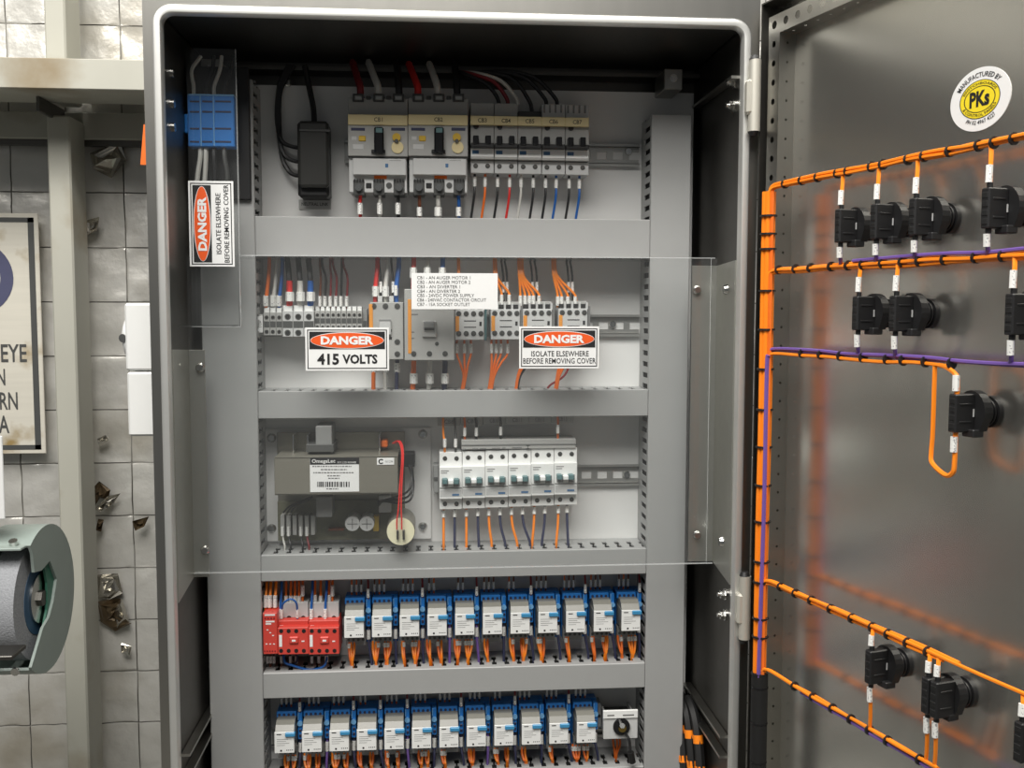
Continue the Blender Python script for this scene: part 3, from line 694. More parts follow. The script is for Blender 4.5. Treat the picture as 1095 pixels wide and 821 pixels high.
# neutral link with its black cover and tag
p = pix(335, 212, .2); t = thing('neutral_link', 'black covered neutral link block with tag left of the big breakers', 'link block', (p.x, YP, p.z))
M().pbox(318, 130, 351.5, 211, .182, .2245, .004).build('base', 'black', t)
M().pbox(318.5, 129, 351.5, 200, .170, .182, .004).build('cover', 'smoked_plastic', t)
M().pbox(320, 138, 353.5, 140.5, .168, .172, .0005).build('cover_ridge', 'dark_grey', t)
tg = M().pbox(319.5, 213.5, 354, 223.5, .222, .2248, .0003).build('tag', 'grey_plastic', t); M().ptext('NEUTRAL LINK', 322.5, 216.5, 351, 220, .2218, .01).build('lettering', 'print_black', tg)
for i, (ue, ve) in enumerate(((322, 157), (322, 172), (322, 187))):
    x = 296.5+i*3
    wire([pix(x+12, 70, .216), pix(x+3-i, 88, .213), pix(x-i*2, 110, .212), pix(x-i, ve-25, .212), pix(x+5, ve-6, .208), pix(ue-6, ve+.5, .202), pix(ue+2, ve, .198)], .0034, 'black_wire', 'black cable looping down into the left side of the neutral link, %s' % ('top', 'middle', 'bottom')[i], group='neutral link cables')
wire([pix(326, 70, .216), pix(331, 95, .212), pix(335, 115, .206), pix(336, 134, .2)], .0044, 'black_wire', 'thick black cable entering the top of the neutral link')
recentre(tag(M().pbox(304, 84, 311, 92, .219, .2245, .002).build('plate_bolt', 'steel'), 'small bolt head on the plate above the neutral link', 'bolt'))

# ------------------------------------------------------------------ second row: terminals, contactors
def terminal(name, u0, u1, v0, v1, Y, label, group, pegs, big=False):
    p = pix((u0+u1)/2, v1, Y); t = thing(name, label, 'terminal', (p.x, YP, p.z), group); uc = (u0+u1)/2; w_ = u1-u0; h = v1-v0
    M().pbox(u0+.15, v0+h*.18, u1-.15, v1, Y, .2165, .0005).build('body', 'light_grey' if big else 'grey_plastic', t)
    M().pbox(u0+.3, v0, u1-.3, v0+h*.2, Y+.012, .21, .0005).build('top_step', 'light_grey', t)
    M().pbox(u0+w_*.12, v0+h*.02, u1-w_*.12, v0+h*.19, Y+.0105, Y+.014, .0003).build('number_tag', 'white', t)
    M().pbox(u0+.5, v0+h*.5, u1-.5, v0+h*.72, Y-.0003, Y+.003, .0002).build('recess', 'dark_grey', t)
    for vv in (v0+h*.36, v0+h*.87):
        a = pix(uc, vv, Y); M().cyl(a, (0, -1, 0), min(.0046, w_*.00045), .0006, 10).build('screw', 'steel_dark', t, True)
        M().cyl((a.x, a.y-.0002, a.z), (0, -1, 0), min(.0030, w_*.0003), .0006, 8).build('screw_slot', 'black', t)
for i in range(3): terminal('terminal', 281.8+i*6.7, 288.5+i*6.7, 328.5, 358.5, .176, 'slim grey terminal, %s from the left end of the terminal row' % ORD[i], 'slim left terminals', 2)
for i in range(3): terminal('terminal', 302+i*11.3, 313.3+i*11.3, 326.5, 360, .170, 'large light grey terminal under the %s heat-shrunk cable' % ('red', 'white', 'blue')[i], 'large terminals', 2, True)
for i in range(9): terminal('terminal', 336.6+i*5.65, 342.2+i*5.65, 327.5, 353, .178, 'narrow grey terminal, %s of nine right of the large terminals' % ORD[i], 'narrow terminals', 2)
p = pix(278, 356, .17); t = thing('end_stop', 'white tagged end stop at the left end of the terminal row', 'end stop', (p.x, YP, p.z))
M().pbox(274.6, 336, 281.4, 358, .180, .2165, .0005).build('body', 'grey_plastic', t); k = M().pbox(275.2, 337.8, 281, 355.6, .1765, .18, .0005).build('tag', 'white', t); M().ptext('TOP', 276.6, 342.5, 279.6, 350.5, .1763, .0, True).build('lettering', 'print_black', k)
p = pix(390, 352, .18); t = thing('end_stop', 'grey end stop between the narrow terminals and the first contactor', 'end stop', (p.x, YP, p.z)); M().pbox(387.8, 330, 392.8, 353, .184, .2165, .0006).build('body', 'mid_grey', t); M().pbox(388.6, 343, 392, 349, .183, .19, .0003).build('clamp_screw', 'dark_grey', t)
DY = .188
for i, (u, c, nm) in enumerate(((284.2, 'orange_dark', 'orange-red'), (292, 'white_wire', 'white'), (298.4, 'blue_wire', 'blue'))):
    wire([pix(u, 330, .19), pix(u+.6, 318, .186), pix(u+3, 295, DY), pix(u+4.5, 262, .195)], .0029, c, '%s wire dropping into the slim left terminals' % nm, [(pix(u-.2, 316, .1855), pix(u-.2, 327, .188))], 'wires of the slim left terminals')
for i, (u, c, nm) in enumerate(((309.6, 'red', 'red'), (321, 'white_wire', 'white'), (332, 'blue_wire', 'blue'))):
    a = pix(u, 330, .185); b = pix(u-.3, 300, .183); wire([a, b, pix(u-1.4, 285, DY), pix(u-4, 262, .195)], .0042, 'black_wire', 'thick black cable with %s heat shrink at a large terminal' % nm, [(pix(u+.3, 312, .1785), pix(u+.3, 322, .1785))], 'heat-shrunk cables', [(pix(u, 327, .185), pix(u, 300, .183), c, 1.12)])
for i, (u, du, c, nm) in enumerate(((342.2, 0, 'brown', 'brown'), (347.6, -5, 'black_wire', 'black'), (353.2, 0, 'dark_red', 'dark red'), (359.2, -5, 'dark_red', 'dark red'), (364.6, 1.5, 'black_wire', 'black'), (370.8, -6, 'dark_red', 'dark red'))):
    wire([pix(u, 330, .192), pix(u+.3, 316, .189), pix(u+.8, 297, .187), pix(u+du*.6, 283, .19), pix(u+du, 262, .197)], .0018, c, '%s wire, %s from the left of six above the narrow terminals' % (nm, ORD[i]), [(pix(u-.2, 316.5, .188), pix(u-.2, 327.5, .189))], 'wires of the narrow terminals')
def screws(t, L, Y, r=.0044):
    for (u, v) in L:
        a = pix(u, v, Y); s_ = M().cyl(a, (0, -1, 0), r, .0007, 12).build('screw_hole', 'dark_grey', t); M().cyl(a, (0, -1, 0), r*.55, .0012, 8).build('screw', 'steel_dark', s_)
# contactor A
p = pix(413, 385, .2); t = thing('contactor', 'medium grey contactor with orange edge beside the narrow terminals', 'contactor', (p.x, YP, p.z))
M().pbox(395.5, 323, 431.4, 384.5, .158, .2165, .001).build('body', 'grey_plastic', t); M().pbox(394.6, 325, 398.8, 352, .1572, .17, .0004).build('orange_edge', 'contactor_orange', t)
screws(t, [(399.6, 327.4), (412.2, 327.4), (424.8, 327.4), (424.8, 365.5), (412.2, 378), (399.6, 378), (424.8, 378.5)], .158)
k = M().pbox(405.4, 342, 418, 358, .153, .16, .001).build('armature_cover', 'light_grey', t); M().pbox(405.4, 341.4, 418, 343.2, .1525, .155, .0003).build('ridge', 'mid_grey', k)
for u in (406.4, 418.6): M().pbox(u-2.4, 316.5, u+2.4, 323, .17, .19, .0006).build('coil_terminal', 'light_grey', t)
for v in (352, 360): M().pbox(416, v, 419, v+3, .1574, .16, .0002).build('marking', 'print_black', t)
# contactor B
p = pix(459, 386, .2); t = thing('contactor', 'largest grey contactor with long orange edge behind the printed label', 'contactor', (p.x, YP, p.z))
M().pbox(432.4, 309, 486, 385.5, .146, .2165, .0012).build('body', 'grey_plastic', t); M().pbox(436.2, 320, 440, 378, .1453, .16, .0004).build('orange_edge', 'contactor_orange', t)
k = M().pbox(451.5, 343, 466.5, 360.5, .142, .15, .001).build('armature_cover', 'grey_plastic', t); M().pbox(453, 343.2, 465, 351, .138, .145, .0015).build('indicator', 'mid_grey', k); M().pbox(453.5, 351.5, 464.5, 352.8, .1395, .145, .0003).build('slot', 'print_black', k)
screws(t, [(442.4, 378.2), (459.2, 378.2), (476, 378.2)], .146, .0042); screws(t, [(467.2, 367.5)], .146, .003)
for v in (335.5, 354.5, 361): M().pbox(440, v, 447 if v < 340 else 443, v+1.2, .1456, .15, .0001).build('marking', 'print_grey', t)
# four small contactors
CU = (486.6, 525, 559.3, 597.2)
for k, u0 in enumerate(CU):
    p = pix(u0+16, 363, .2); t = thing('contactor', 'small grey four-pole contactor, %s from the left of four' % ORD[k], 'contactor', (p.x, YP, p.z), 'small contactors'); Y = .165
    dz = -.4*k
    def B(n, mt, a, v0, b, v1, Y0, Y1=.2165, c=.0007): return M().pbox(u0+a, v0+dz, u0+b, v1+dz, Y0, Y1, c).build(n, mt, t)
    B('body', 'light_grey', 0, 331, 31, 363.5, Y); B('top_step', 'grey_plastic', .6, 323, 30.4, 331.5, .176); B('side_block', 'teal' if k == 0 else 'mid_grey', 31, 328, 34, 364, .172)
    B('orange_edge', 'contactor_orange', .4, 338, 4.4, 354.5, Y-.0007, .18, .0003)
    for j in range(4): B('pole_divider', 'light_grey', 3+j*7.8+3.2, 324.5, 3+j*7.8+5.2, 332, .1665, .18, .0003); B('pole_slot', 'black', 3+j*7.8-2.6, 326, 3+j*7.8+2.6, 330.8, .1745, .18, .0003)
    screws(t, [(u0+4+j*7.9, 335.4+dz) for j in range(4)]+[(u0+4+j*7.9, 356.6+dz) for j in range(4)], Y, .0041)
    B('marking', 'print_black', 9.5, 342.6, 22.5, 343.7, Y-.0002, .17, .0001); B('marking', 'print_black', 9.5, 349.3, 22.5, 350.4, Y-.0002, .17, .0001); B('marking', 'print_black', 26, 344, 28.6, 348.6, Y-.0002, .17, .0001)
# wires over the contactors
for i, (u0, v0, u1, c, nm, r) in enumerate(((403.5, 262, 401.5, 'red', 'red', .0034), (415, 262, 412.2, 'white_wire', 'white', .0034), (427, 262, 423.8, 'blue_wire', 'blue', .0036))):
    wire([pix(u1, 324, .178), pix(u1, 308, .174), pix((u0+u1)/2+1, 285, .178), pix(u0, v0, .19)], r, c, 'thick %s wire into the top of the medium contactor' % nm, [(pix(u1, 306, .1725), pix(u1, 317, .1725))] if i < 2 else [], 'feed wires of the medium contactor')
for i, u in enumerate((407.2, 420.4)):
    wire([pix(u, 318, .18), pix(u, 300, .178), pix(u-1.5, 285, .182), pix(u-2.5, 262, .192)], .0016, 'black_wire', 'thin black coil wire into the %s coil terminal of the medium contactor' % ('left', 'right')[i], [(pix(u, 301, .1755), pix(u, 313, .1755))], 'coil wires of the medium contactor')
wire([pix(423.6, 300, .176), pix(423.4, 312, .172)], .0019, 'white_wire', 'short white sleeved lead at the right of the medium contactor top', [(pix(423.5, 305, .172), pix(423.4, 316, .172))])
for i, (u, c, nm) in enumerate(((442, 'red', 'red'), (457, 'white_wire', 'white'), (473, 'blue_wire', 'blue'))):
    wire([pix(u, 312, .172), pix(u, 295, .168), pix(u+.5, 280, .172), pix(u+1, 262, .19)], .0036, c, 'thick %s wire into the largest contactor above the printed label' % nm, [(pix(u, 286, .164), pix(u, 297, .164))], 'feed wires of the largest contactor')
def fan(u0, targets, label, group, v1=316, v2=327, tie=297):
    # orange bundle leaving the duct and fanning out to contactor terminals
    for i, u in enumerate(targets):
        off = (i-(len(targets)-1)/2)
        wire([pix(u, v2+2, .181), pix(u, v1-1, .179), pix(u0+(u-u0)*.25+off*.6, tie+3, .176), pix(u0+off*1.1, tie-8, .177), pix(u0-.5+off*1.1, 262, .192)], .0019, 'orange', label % ORD[i], [(pix(u, v1, .177), pix(u, v2, .178))], group)
fan(490.5, (489, 494), 'orange wire behind the printed label, %s of two', 'orange wires of the first small contactor')
fan(529.5, (528.5, 536.5, 544.5), 'orange wire fanning into the second small contactor, %s from left', 'orange wires of the second small contactor', 315, 326)
fan(556.8, (556.5, 561.4, 566.2, 570.4, 576.4), 'orange wire fanning into the third small contactor, %s from left', 'orange wires of the third small contactor')
fan(592.6, (596.4, 600.6, 607.2, 615.2), 'orange wire fanning into the fourth small contactor, %s from left', 'orange wires of the fourth small contactor', 317, 326.5, 296)
for k, (ua, ub) in enumerate(((538.4, 542.4), (569.4, 574.2), (608, 612.2))):
    for i, u in enumerate((ua, ub)):
        wire([pix(u, 322, .186), pix(u, 304, .183), pix(u-1.2, 287, .184), pix(u-5-i*1.5, 262, .194)], .0016, 'black_wire', 'black wire sleeved white above the %s small contactor, %s one' % (ORD[k+1], ('left', 'right')[i]), [(pix(u, 301.5, .1815), pix(u, 312.5, .182))], 'black wires above the small contactors')
for k, (u, v, Y) in enumerate(((540.5, 314, .176), (572, 314.5, .176), (609, 314.5, .176))):
    pass
# wires under the contactors
for i, (u, c, nm) in enumerate(((399.8, 'orange_dark', 'orange-red'), (412.4, 'white_wire', 'white'), (424.6, 'navy', 'dark blue'))):
    vwire(u, 381, u-.5, 419, .182, .186, .0032, c, 'thick %s wire leaving the medium contactor bottom' % nm, [(u, 388, 398)], 'wires under the medium contactor')
for i, (u, c, nm) in enumerate(((442.4, 'orange_dark', 'orange'), (459.5, 'white_wire', 'white'), (476, 'navy', 'dark blue'))):
    vwire(u, 383, u-1, 419, .180, .186, .0040, c, 'thick %s wire leaving the largest contactor bottom' % nm, [(u, 399, 410)], 'wires under the largest contactor')
for k, (us, ue) in enumerate((((488.5, 496.5, 503.5), 497), ((525.6, 530.6, 535.6, 542.6), 526), ((561, 566, 573), 555), ((599, 604, 611), 597))):
    for i, u in enumerate(us):
        wire([pix(u, 360, .186), pix(u, 378, .182), pix(u*.6+ue*.4, 388, .181), pix(ue+(i-1)*1.4, 402, .183), pix(ue-3+(i-1)*1.2, 420, .187)], .0018, 'orange_dark' if (k, i) != (2, 2) else 'black_wire', '%s wire below the %s small contactor, %s from left' % ('orange' if (k, i) != (2, 2) else 'black', ORD[k], ORD[i]), [(pix(u, 367.5, .1815), pix(u, 377.5, .1815))], 'wires under the small contactors')
wire([pix(617, 362, .186), pix(611, 385, .184), pix(603, 402, .184), pix(588, 412, .186), pix(584, 420, .189)], .0017, 'dark_red', 'thin dark red wire curving below the fourth small contactor')

# ------------------------------------------------------------------ third row: power supply and breaker bank
p = pix(360, 577, .2); t = thing('power_supply', 'open-frame linear power supply with white barcode label and round capacitor', 'power supply', (p.x, YP, p.z))
M().pbox(284, 458, 461, 577.5, .2195, .2245, .0006).build('base_plate', 'plate_white', t)
M().pbox(297, 462, 433, 577, .2150, .2195, .0006).build('chassis', 'heatsink', t)
M().pbox(297, 535, 433, 577, .2085, .2120, .0004).build('circuit_board', 'pcb', t)
M().pbox(297, 462, 433, 487, .2085, .2120, .0004).build('upper_board', 'heatsink', t)
hs = M().pbox(293.4, 488.2, 425.5, 528.6, .128, .132, .0008).build('heatsink_bar', 'heatsink', t)
m = M(); m.pbox(293.6, 488.2, 425.3, 489.6, .128, .205, .0002); m.pbox(293.6, 527.2, 425.3, 528.4, .128, .205, .0002); m.build('heatsink_flange', 'heatsink', t)
lb = M().pbox(331.4, 489.6, 384, 526, .1272, .129, .0004).build('rating_label', 'paper', t)
M().pbox(331.4, 489.6, 384, 496.5, .1268, .128, .0002).build('label_header', 'print_black', lb)
M().ptext('OmegaLec', 333.5, 490.8, 358.5, 496, .1266, .012).build('brand_lettering', 'white', lb); M().ptext('PTY LTD POWER', 361, 493.4, 381, 495.4, .1266, 0).build('small_lettering', 'white', lb)
m = M()
for (a, b, v) in ((334, 376, 498.6), (343, 371, 502), (335, 378, 505.3), (350, 364, 508.6), (351, 363, 511.4), (349, 362, 522.6)):
    x = a
    while x < b:
        w_ = random.uniform(1.2, 3.6); m.pbox(x, v-.6, min(x+w_, b), v+.6, .1270, .1275, 0); x += w_+.8
m.build('fine_print', 'print_grey', lb, kind='stuff')
m = M(); x = 339
while x < 374:
    w_ = random.choice((.7, 1.1, 1.6)); m.pbox(x, 515, x+w_, 520.6, .1270, .1275, 0); x += w_+random.choice((.6, .9, 1.3))
m.build('barcode', 'print_black', lb, kind='stuff')
lc = M().pbox(403, 489.6, 421.5, 497, .1272, .129, .0003).build('approval_label', 'paper', t)
a = pix(407.5, 493.3, .1270); m = M(); n = 16
V = []
for k in range(n): cc, ss = math.cos(.6+5.1*k/(n-1)), math.sin(.6+5.1*k/(n-1)); V += [(a.x+.0040*cc, a.y, a.z+.0040*ss), (a.x+.0022*cc, a.y, a.z+.0022*ss)]
m.add(V, [(2*k, 2*k+2, 2*k+3, 2*k+1) for k in range(n-1)]); m.build('tick_mark', 'print_black', lc); M().ptext('N11294', 412, 492.2, 420, 494.6, .1270).build('lettering', 'print_grey', lc)
tr = M().pbox(337.5, 455.5, 354.8, 477, .150, .208, .001).build('transformer_core', 'mid_grey', t); M().pbox(327, 475, 357, 483.5, .148, .208, .001).build('winding', 'dark_grey', tr)
tr = M().pbox(338, 531, 355, 553, .165, .208, .001).build('transformer_core', 'mid_grey', t)
for u in (313.5, 329, 354.8, 405.8): M().pbox(u-.8, 465, u+.8, 485, .165, .208, .0003).build('metal_tab', 'bright_metal', t)
for u in (376.8, 392.2):
    a = pix(u, 560, .170); c_ = M().cyl((a.x, .2085, a.z), (0, -1, 0), .0112, .0385, 20).build('capacitor', 'light_grey', t, True); M().box(a.x-.008, a.x+.008, .1692, .1702, a.z-.0006, a.z+.0006).build('vent_score', 'mid_grey', c_); M().box(a.x-.0006, a.x+.0006, .1692, .1702, a.z-.008, a.z+.008).build('vent_score', 'mid_grey', c_)
a = pix(428.5, 568, .135); c_ = M().cyl((a.x, .208, a.z), (0, -1, 0), .0215, .073, 28).build('large_capacitor', 'heatsink', t, True)
M().cyl((a.x, .1352, a.z), (0, -1, 0), .0208, .002, 28).build('cream_end', 'cap_cream', c_, True)
for dx in (-.0045, .0045): M().box(a.x+dx-.0016, a.x+dx+.0016, .127, .1335, a.z-.011, a.z+.003, .0004).build('capacitor_lug', 'steel_dark', c_)
for i, u in enumerate((302, 308.5, 315, 321.5, 328, 334.5)):
    M().pbox(u-2.2, 551, u+2.2, 572, .188, .2085, .0006).build('output_terminal', 'grey_plastic', t)
M().pbox(369, 556, 375, 562, .190, .2085, .0006).build('component', 'light_grey', t); M().pbox(351, 565, 368, 567.5, .195, .2085, .0004).build('component', 'brown', t); M().pbox(399, 552, 405, 568, .192, .2085, .0006).build('component', 'yellow_dial', t)
M().pbox(405, 530, 418, 548, .19, .2085, .001).build('relay', 'light_grey', t)
M().pbox(426, 485, 443.5, 499, .185, .2195, .001).build('bridge_rectifier', 'black', t)
M().pbox(407.5, 471, 414.5, 478.5, .178, .208, .002).build('fuse_cap', 'orange_dark', t)
for (u, v) in ((290.5, 565), (452.2, 563), (290.5, 468), (452.2, 464)):
    a = pix(u, v, .2195); M().frustum(a, (0, -1, 0), .0075, .0045, .004, 16).build('screw', 'bright_metal', t, True)
for i, (dx, nm) in enumerate(((-2.6, 'left'), (2.6, 'right'))):
    wire([pix(421+dx*.5, 474, .17), pix(427+dx*.4, 472, .160), pix(430.5+dx*.3, 485, .150), pix(428.5+dx*.4, 520, .132), pix(427.5+dx*.6, 545, .128), pix(427+dx, 556, .1275), pix(427+dx, 566, .1275)], .0012, 'red', 'thin red wire running down to the %s lug of the round capacitor' % nm, group='capacitor wires')
for i in range(3):
    wire([pix(437+i*1.5, 497, .183), pix(440.5+i*.8, 510+i*4, .178), pix(437+i, 524+i*5, .165), pix(427, 530+i*4, .150), pix(414-i*2, 534+i, .165), pix(405, 536+i*2, .188)], .0018, 'black_wire', 'black wire curling from the rectifier around the power supply end, %s' % ('inner', 'middle', 'outer')[i], group='rectifier wires')
for i, (u, c) in enumerate(((302, 'white_wire'), (308.5, 'black_wire'), (321.5, 'black_wire'), (328, 'dark_red'))):
    wire([pix(u, 568, .19), pix(u+1, 577, .186), pix(u+2.5, 584, .182), pix(u+2.5, 592, .184)], .0016, c, '%s output wire below the power supply terminals, %s from left' % ({'white_wire': 'white', 'black_wire': 'black', 'dark_red': 'dark red'}[c], ORD[i]), [(pix(u, 563, .1875), pix(u, 573, .1865))], 'power supply output wires')
for i in range(3):
    wire([pix(303+i*4, 548, .187), pix(310+i*3, 541, .182), pix(322+i*2, 536, .182), pix(334, 531, .19)], .0014, 'black_wire', 'black wire bending over the power supply terminals, %s of three' % ORD[i], group='bent black wires at the power supply')
# six two-pole breakers
def white_breaker(k):
    o = 24.62*k; dv = -.95*k+.5
    p = pix(481.5+o, 544+dv, .2); t = thing('circuit_breaker', 'white two-pole breaker with blue-grey toggles, %s from the left of six' % ORD[k], 'circuit breaker', (p.x, YP, p.z), 'white breakers above the lower duct')
    def B(n, mt, u0, v0, u1, v1, Y0, Y1=.2165, c=.0006): return M().pbox(u0+o, v0+dv, u1+o, v1+dv, Y0, Y1, c).build(n, mt, t)
    B('body', 'white', 469.8, 499, 494.1, 533, .163); B('upper_step', 'white', 469.9, 483, 494, 500, .173); B('lower_step', 'white', 470, 532, 493.9, 544, .173)
    for du in (475.8, 488.2):
        B('toggle_well', 'mid_grey', du-3.4, 511.4, du+3.4, 520, .1625, .17, .0004); B('toggle', 'teal', du-2.8, 511.8, du+2.8, 517.5, .150, .17, .001)
        for vv in (489.6, 538.2):
            a = pix(du+o, vv+dv, .173); s_ = M().cyl(a, (0, -1, 0), .0036, .0006, 12).build('screw_hole', 'dark_grey', t); M().cyl(a, (0, -1, 0), .0019, .0011, 8).build('screw', 'steel_dark', s_)
    B('toggle_bridge', 'white', 479, 513, 485.2, 517.5, .1535, .17, .001)
    B('grey_strip', 'mid_grey', 470.2, 520.6, 493.8, 522, .1627, .17, .0001); B('rating_label', 'light_grey', 470.6, 523, 493.4, 530.5, .1626, .17, .0002); B('print', 'print_blue', 483.5, 527.4, 491, 529.6, .1623, .17, .0001)  # thin mid grey strip across the face below the toggles
    B('print', 'print_grey', 471.5, 502.6, 480, 503.4, .1627, .17, .0001); B('print', 'print_grey', 471.5, 504.8, 478, 505.6, .1627, .17, .0001)
for k in range(6): white_breaker(k)
p = pix(554, 483, .17); t = thing('busbar_comb', 'pale grey busbar cover strip across the white breaker tops', 'busbar', (p.x, .2, p.z))
M().box(pix(493.5, 476, .170).x, pix(616, 476, .170).x, .170, .2165, pix(554, 480, .170).z, pix(554, 469.5, .170).z, .001).build('cover', 'grey_plastic', t); m = M().box(pix(493.5, 476, .1692).x, pix(616, 476, .1692).x, .1688, .172, pix(554, 475.6, .1688).z, pix(554, 474.4, .1688).z); m.build('ridge', 'mid_grey', t)
m = M()
for (a, b) in ((494, 498), (505, 511), (513, 520), (526, 535), (537, 540.5), (547.5, 558)): m.pbox(a, 479.6-(a-494)*.03, b, 480.9-(a-494)*.03, .1698, .1702, 0)
m.build('print', 'print_grey', t, kind='stuff')
a = pix(564.5, 478, .1697); m = M(); m.box(a.x-.003, a.x+.003, .1695, .17, a.z-.003, a.z-.0022); m.box(a.x-.003, a.x+.003, .1695, .17, a.z+.0022, a.z+.003); m.box(a.x-.0004, a.x+.0004, .1695, .17, a.z-.003, a.z+.003); m.build('mark', 'print_black', t)
p = pix(466, 527, .19); t = thing('end_stop', 'grey end stop clamped left of the white breaker row', 'end stop', (p.x, YP, p.z)); M().pbox(463.4, 497, 469, 527, .186, .2165, .0008).build('body', 'mid_grey', t); M().pbox(464, 510, 468, 514, .1848, .19, .0004).build('clamp_screw', 'dark_grey', t)
for k in range(6):
    u = 468+k*24.3; p = pix(u+12, 455, .180); o = M().pbox(u, 445-k*.6, u+24, 455.3-k*.6, .180, .2245, .0004).build('label_plate', 'grey_plastic')
    o = recentre(o); tag(o, 'small grey breaker label CB%d tucked under the duct edge' % (8+k), 'label', 'labels above the white breakers'); M().ptext('CB%d' % (8+k), u+7, 448.6-k*.6, u+17, 453-k*.6, .1797, .005).build('lettering', 'print_grey', o)
for i, (u, v1, c, nm) in enumerate(((475.6, 485, 'orange', 'orange'), (487.2, 485, 'dark_grey', 'grey'), (497, 473, 'orange_dark', 'orange'), (509.4, 473, 'black_wire', 'black'), (535.4, 472, 'black_wire', 'black'), (596.6, 470, 'orange_dark', 'brown-orange'))):
    wire([pix(u, v1, .176), pix(u, v1-12, .170), pix(u+(-1.5 if i == 0 else 0), v1-22, .172), pix(u-2, 436, .178)], .0018, c, '%s wire dropping from the duct onto the white breakers, %s from left' % (nm, ORD[i]), [(pix(u, v1-16, .1695), pix(u, v1-7, .1705))], 'wires above the white breakers')
for i, u in enumerate((474.4, 486.2, 498.8, 511, 522.8, 534.6, 547, 558.8, 571.2, 582.6, 597, 606.4)):
    dv = -.45*i; c = 'orange' if i % 2 == 0 else 'navy'; ex = (0, 0, 0, 1, 3, 5.5, 6, 8, -2, -3, -2, 1)[i]
    wire([pix(u, 541+dv, .186), pix(u, 555+dv, .183), pix(u+ex*.3, 568+dv, .181), pix(u+ex, 582+dv*.6, .180), pix(u+ex, 592+dv*.5, .183)], .0021, c, '%s wire under the white breakers, %s from left' % ('orange' if i % 2 == 0 else 'dark violet', ORD[i]), [(pix(u, 545.5+dv, .184), pix(u, 553+dv, .182))], 'wires under the white breakers')

# ------------------------------------------------------------------ fourth row: red safety modules
p = pix(289, 701, .2); t = thing('safety_relay', 'narrow red safety relay at the left end of the upper relay row', 'safety relay', (p.x, YP, p.z))
M().pbox(281.2, 655.5, 296.6, 699.5, .146, .2165, .001).build('body', 'safety_red', t)
m = M()
for (a, v, b) in ((283, 657.5, 294), (284, 664.5, 293.5), (284, 667, 290)): m.pbox(a, v-.8, b, v+.8, .1457, .147, 0)
m.build('print', 'paper', t, kind='stuff')
for j in range(4): a = pix(283.6+j*3.2, 661, .146); M().cyl(a, (0, -1, 0), .0014, .0005, 8).build('screw', 'dark_red', t)
for j in range(5): a = pix(283+j*2.8, 696, .146); M().cyl(a, (0, -1, 0), .0012, .0005, 8).build('screw', 'dark_red', t)
m = M()
for j in range(3): m.pbox(285+j*3, 673+j*3, 287+j*3, 674+j*3, .1457, .147, 0); m.pbox(284+j*4, 688, 286+j*4, 689, .1457, .147, 0)
m.build('indicator_print', 'paper', t)
for k in range(2):
    o = 32.8*k; p = pix(314+o, 700, .2)
    t = thing('safety_contactor', 'red-fronted contactor with grey top, %s of the two' % ('left' if k == 0 else 'right'), 'contactor', (p.x, YP, p.z), 'red contactors')
    def B(n, mt, u0, v0, u1, v1, Y0, Y1=.2165, c=.0007): return M().pbox(u0+o, v0, u1+o, v1, Y0, Y1, c).build(n, mt, t)
    B('front', 'safety_red', 297.2, 671, 329.8, 699.6, .146, .2); B('shoulder', 'safety_red', 297.4, 663.5, 329.7, 671.5, .158, .2); B('rear_block', 'light_grey', 297.8, 644, 329.6, 666, .175); B('rear_base', 'grey_plastic', 298, 640, 329.5, 702, .198)
    for j in range(4):
        for v in (674.5, 695.6):
            a = pix(300.6+j*8.1+o, v, .146); M().cyl(a, (0, -1, 0), .0031, .0005, 10).build('screw_hole', 'black', t)
        if j in (1, 3): a = pix(301.5+j*7.6+o, 660.5, .175); M().cyl(a, (0, -1, 0), .0036, .0006, 10).build('screw_hole', 'black', t)
    B('white_mark', 'paper', 298.4, 679, 301.6, 691.6, .1456, .15, .0002); B('button', 'safety_red', 309, 681, 319, 688.5, .1435, .15, .0015); B('print', 'paper', 312, 684, 316, 686, .1432, .15, .0001); B('print', 'paper', 322.5, 685, 325.5, 686.2, .1456, .15, .0001)
    for j in range(3): B('print', 'paper', 299+j*8, 668.6, 303+j*8, 669.6, .1577, .16, .0001)
for i, u in enumerate((284, 288.4, 294)):
    wire([pix(u, 657, .172), pix(u, 643, .168), pix(u+.8, 632, .172), pix(u+1.5, 612, .186)], .0022, 'orange', 'bright orange wire into the narrow red relay, %s from left' % ORD[i], [(pix(u, 636.5, .1675), pix(u, 649, .1685))], 'orange wires into the narrow red relay')
for i, (u, s0, c, nm) in enumerate(((301, 0, 'blue_wire', 'blue'), (305.8, 637, 'orange_dark', 'orange'), (311, 637, 'orange_dark', 'orange'), (315.4, 637, 'orange_dark', 'orange'), (319.8, 637, 'orange_dark', 'orange'), (323.6, 626, 'orange_dark', 'orange'), (334, 0, 'blue_wire', 'blue'), (336.8, 636, 'orange_dark', 'orange'), (343, 637, 'orange_dark', 'orange'), (349, 0, 'blue_wire', 'blue'), (352, 636, 'orange_dark', 'orange'), (355.4, 626, 'orange_dark', 'orange'))):
    ve = 665 if c == 'blue_wire' else 652
    sl = [(pix(u, s0, .1795), pix(u, s0+11, .1805))] if s0 else [(pix(u-1.2, 651, .170), pix(u-1.2, 662, .170))]
    P = [pix(u-1.2, ve, .172), pix(u-1, 648, .172), pix(u, 632, .178), pix(u+.5, 612, .19)] if c == 'blue_wire' else [pix(u, ve, .186), pix(u, 640, .182), pix(u, 628, .183), pix(u+.3, 612, .19)]
    wire(P, .0020, c, '%s wire over the red contactors, %s from left' % (nm, ORD[i]), sl, 'wires over the red contactors')
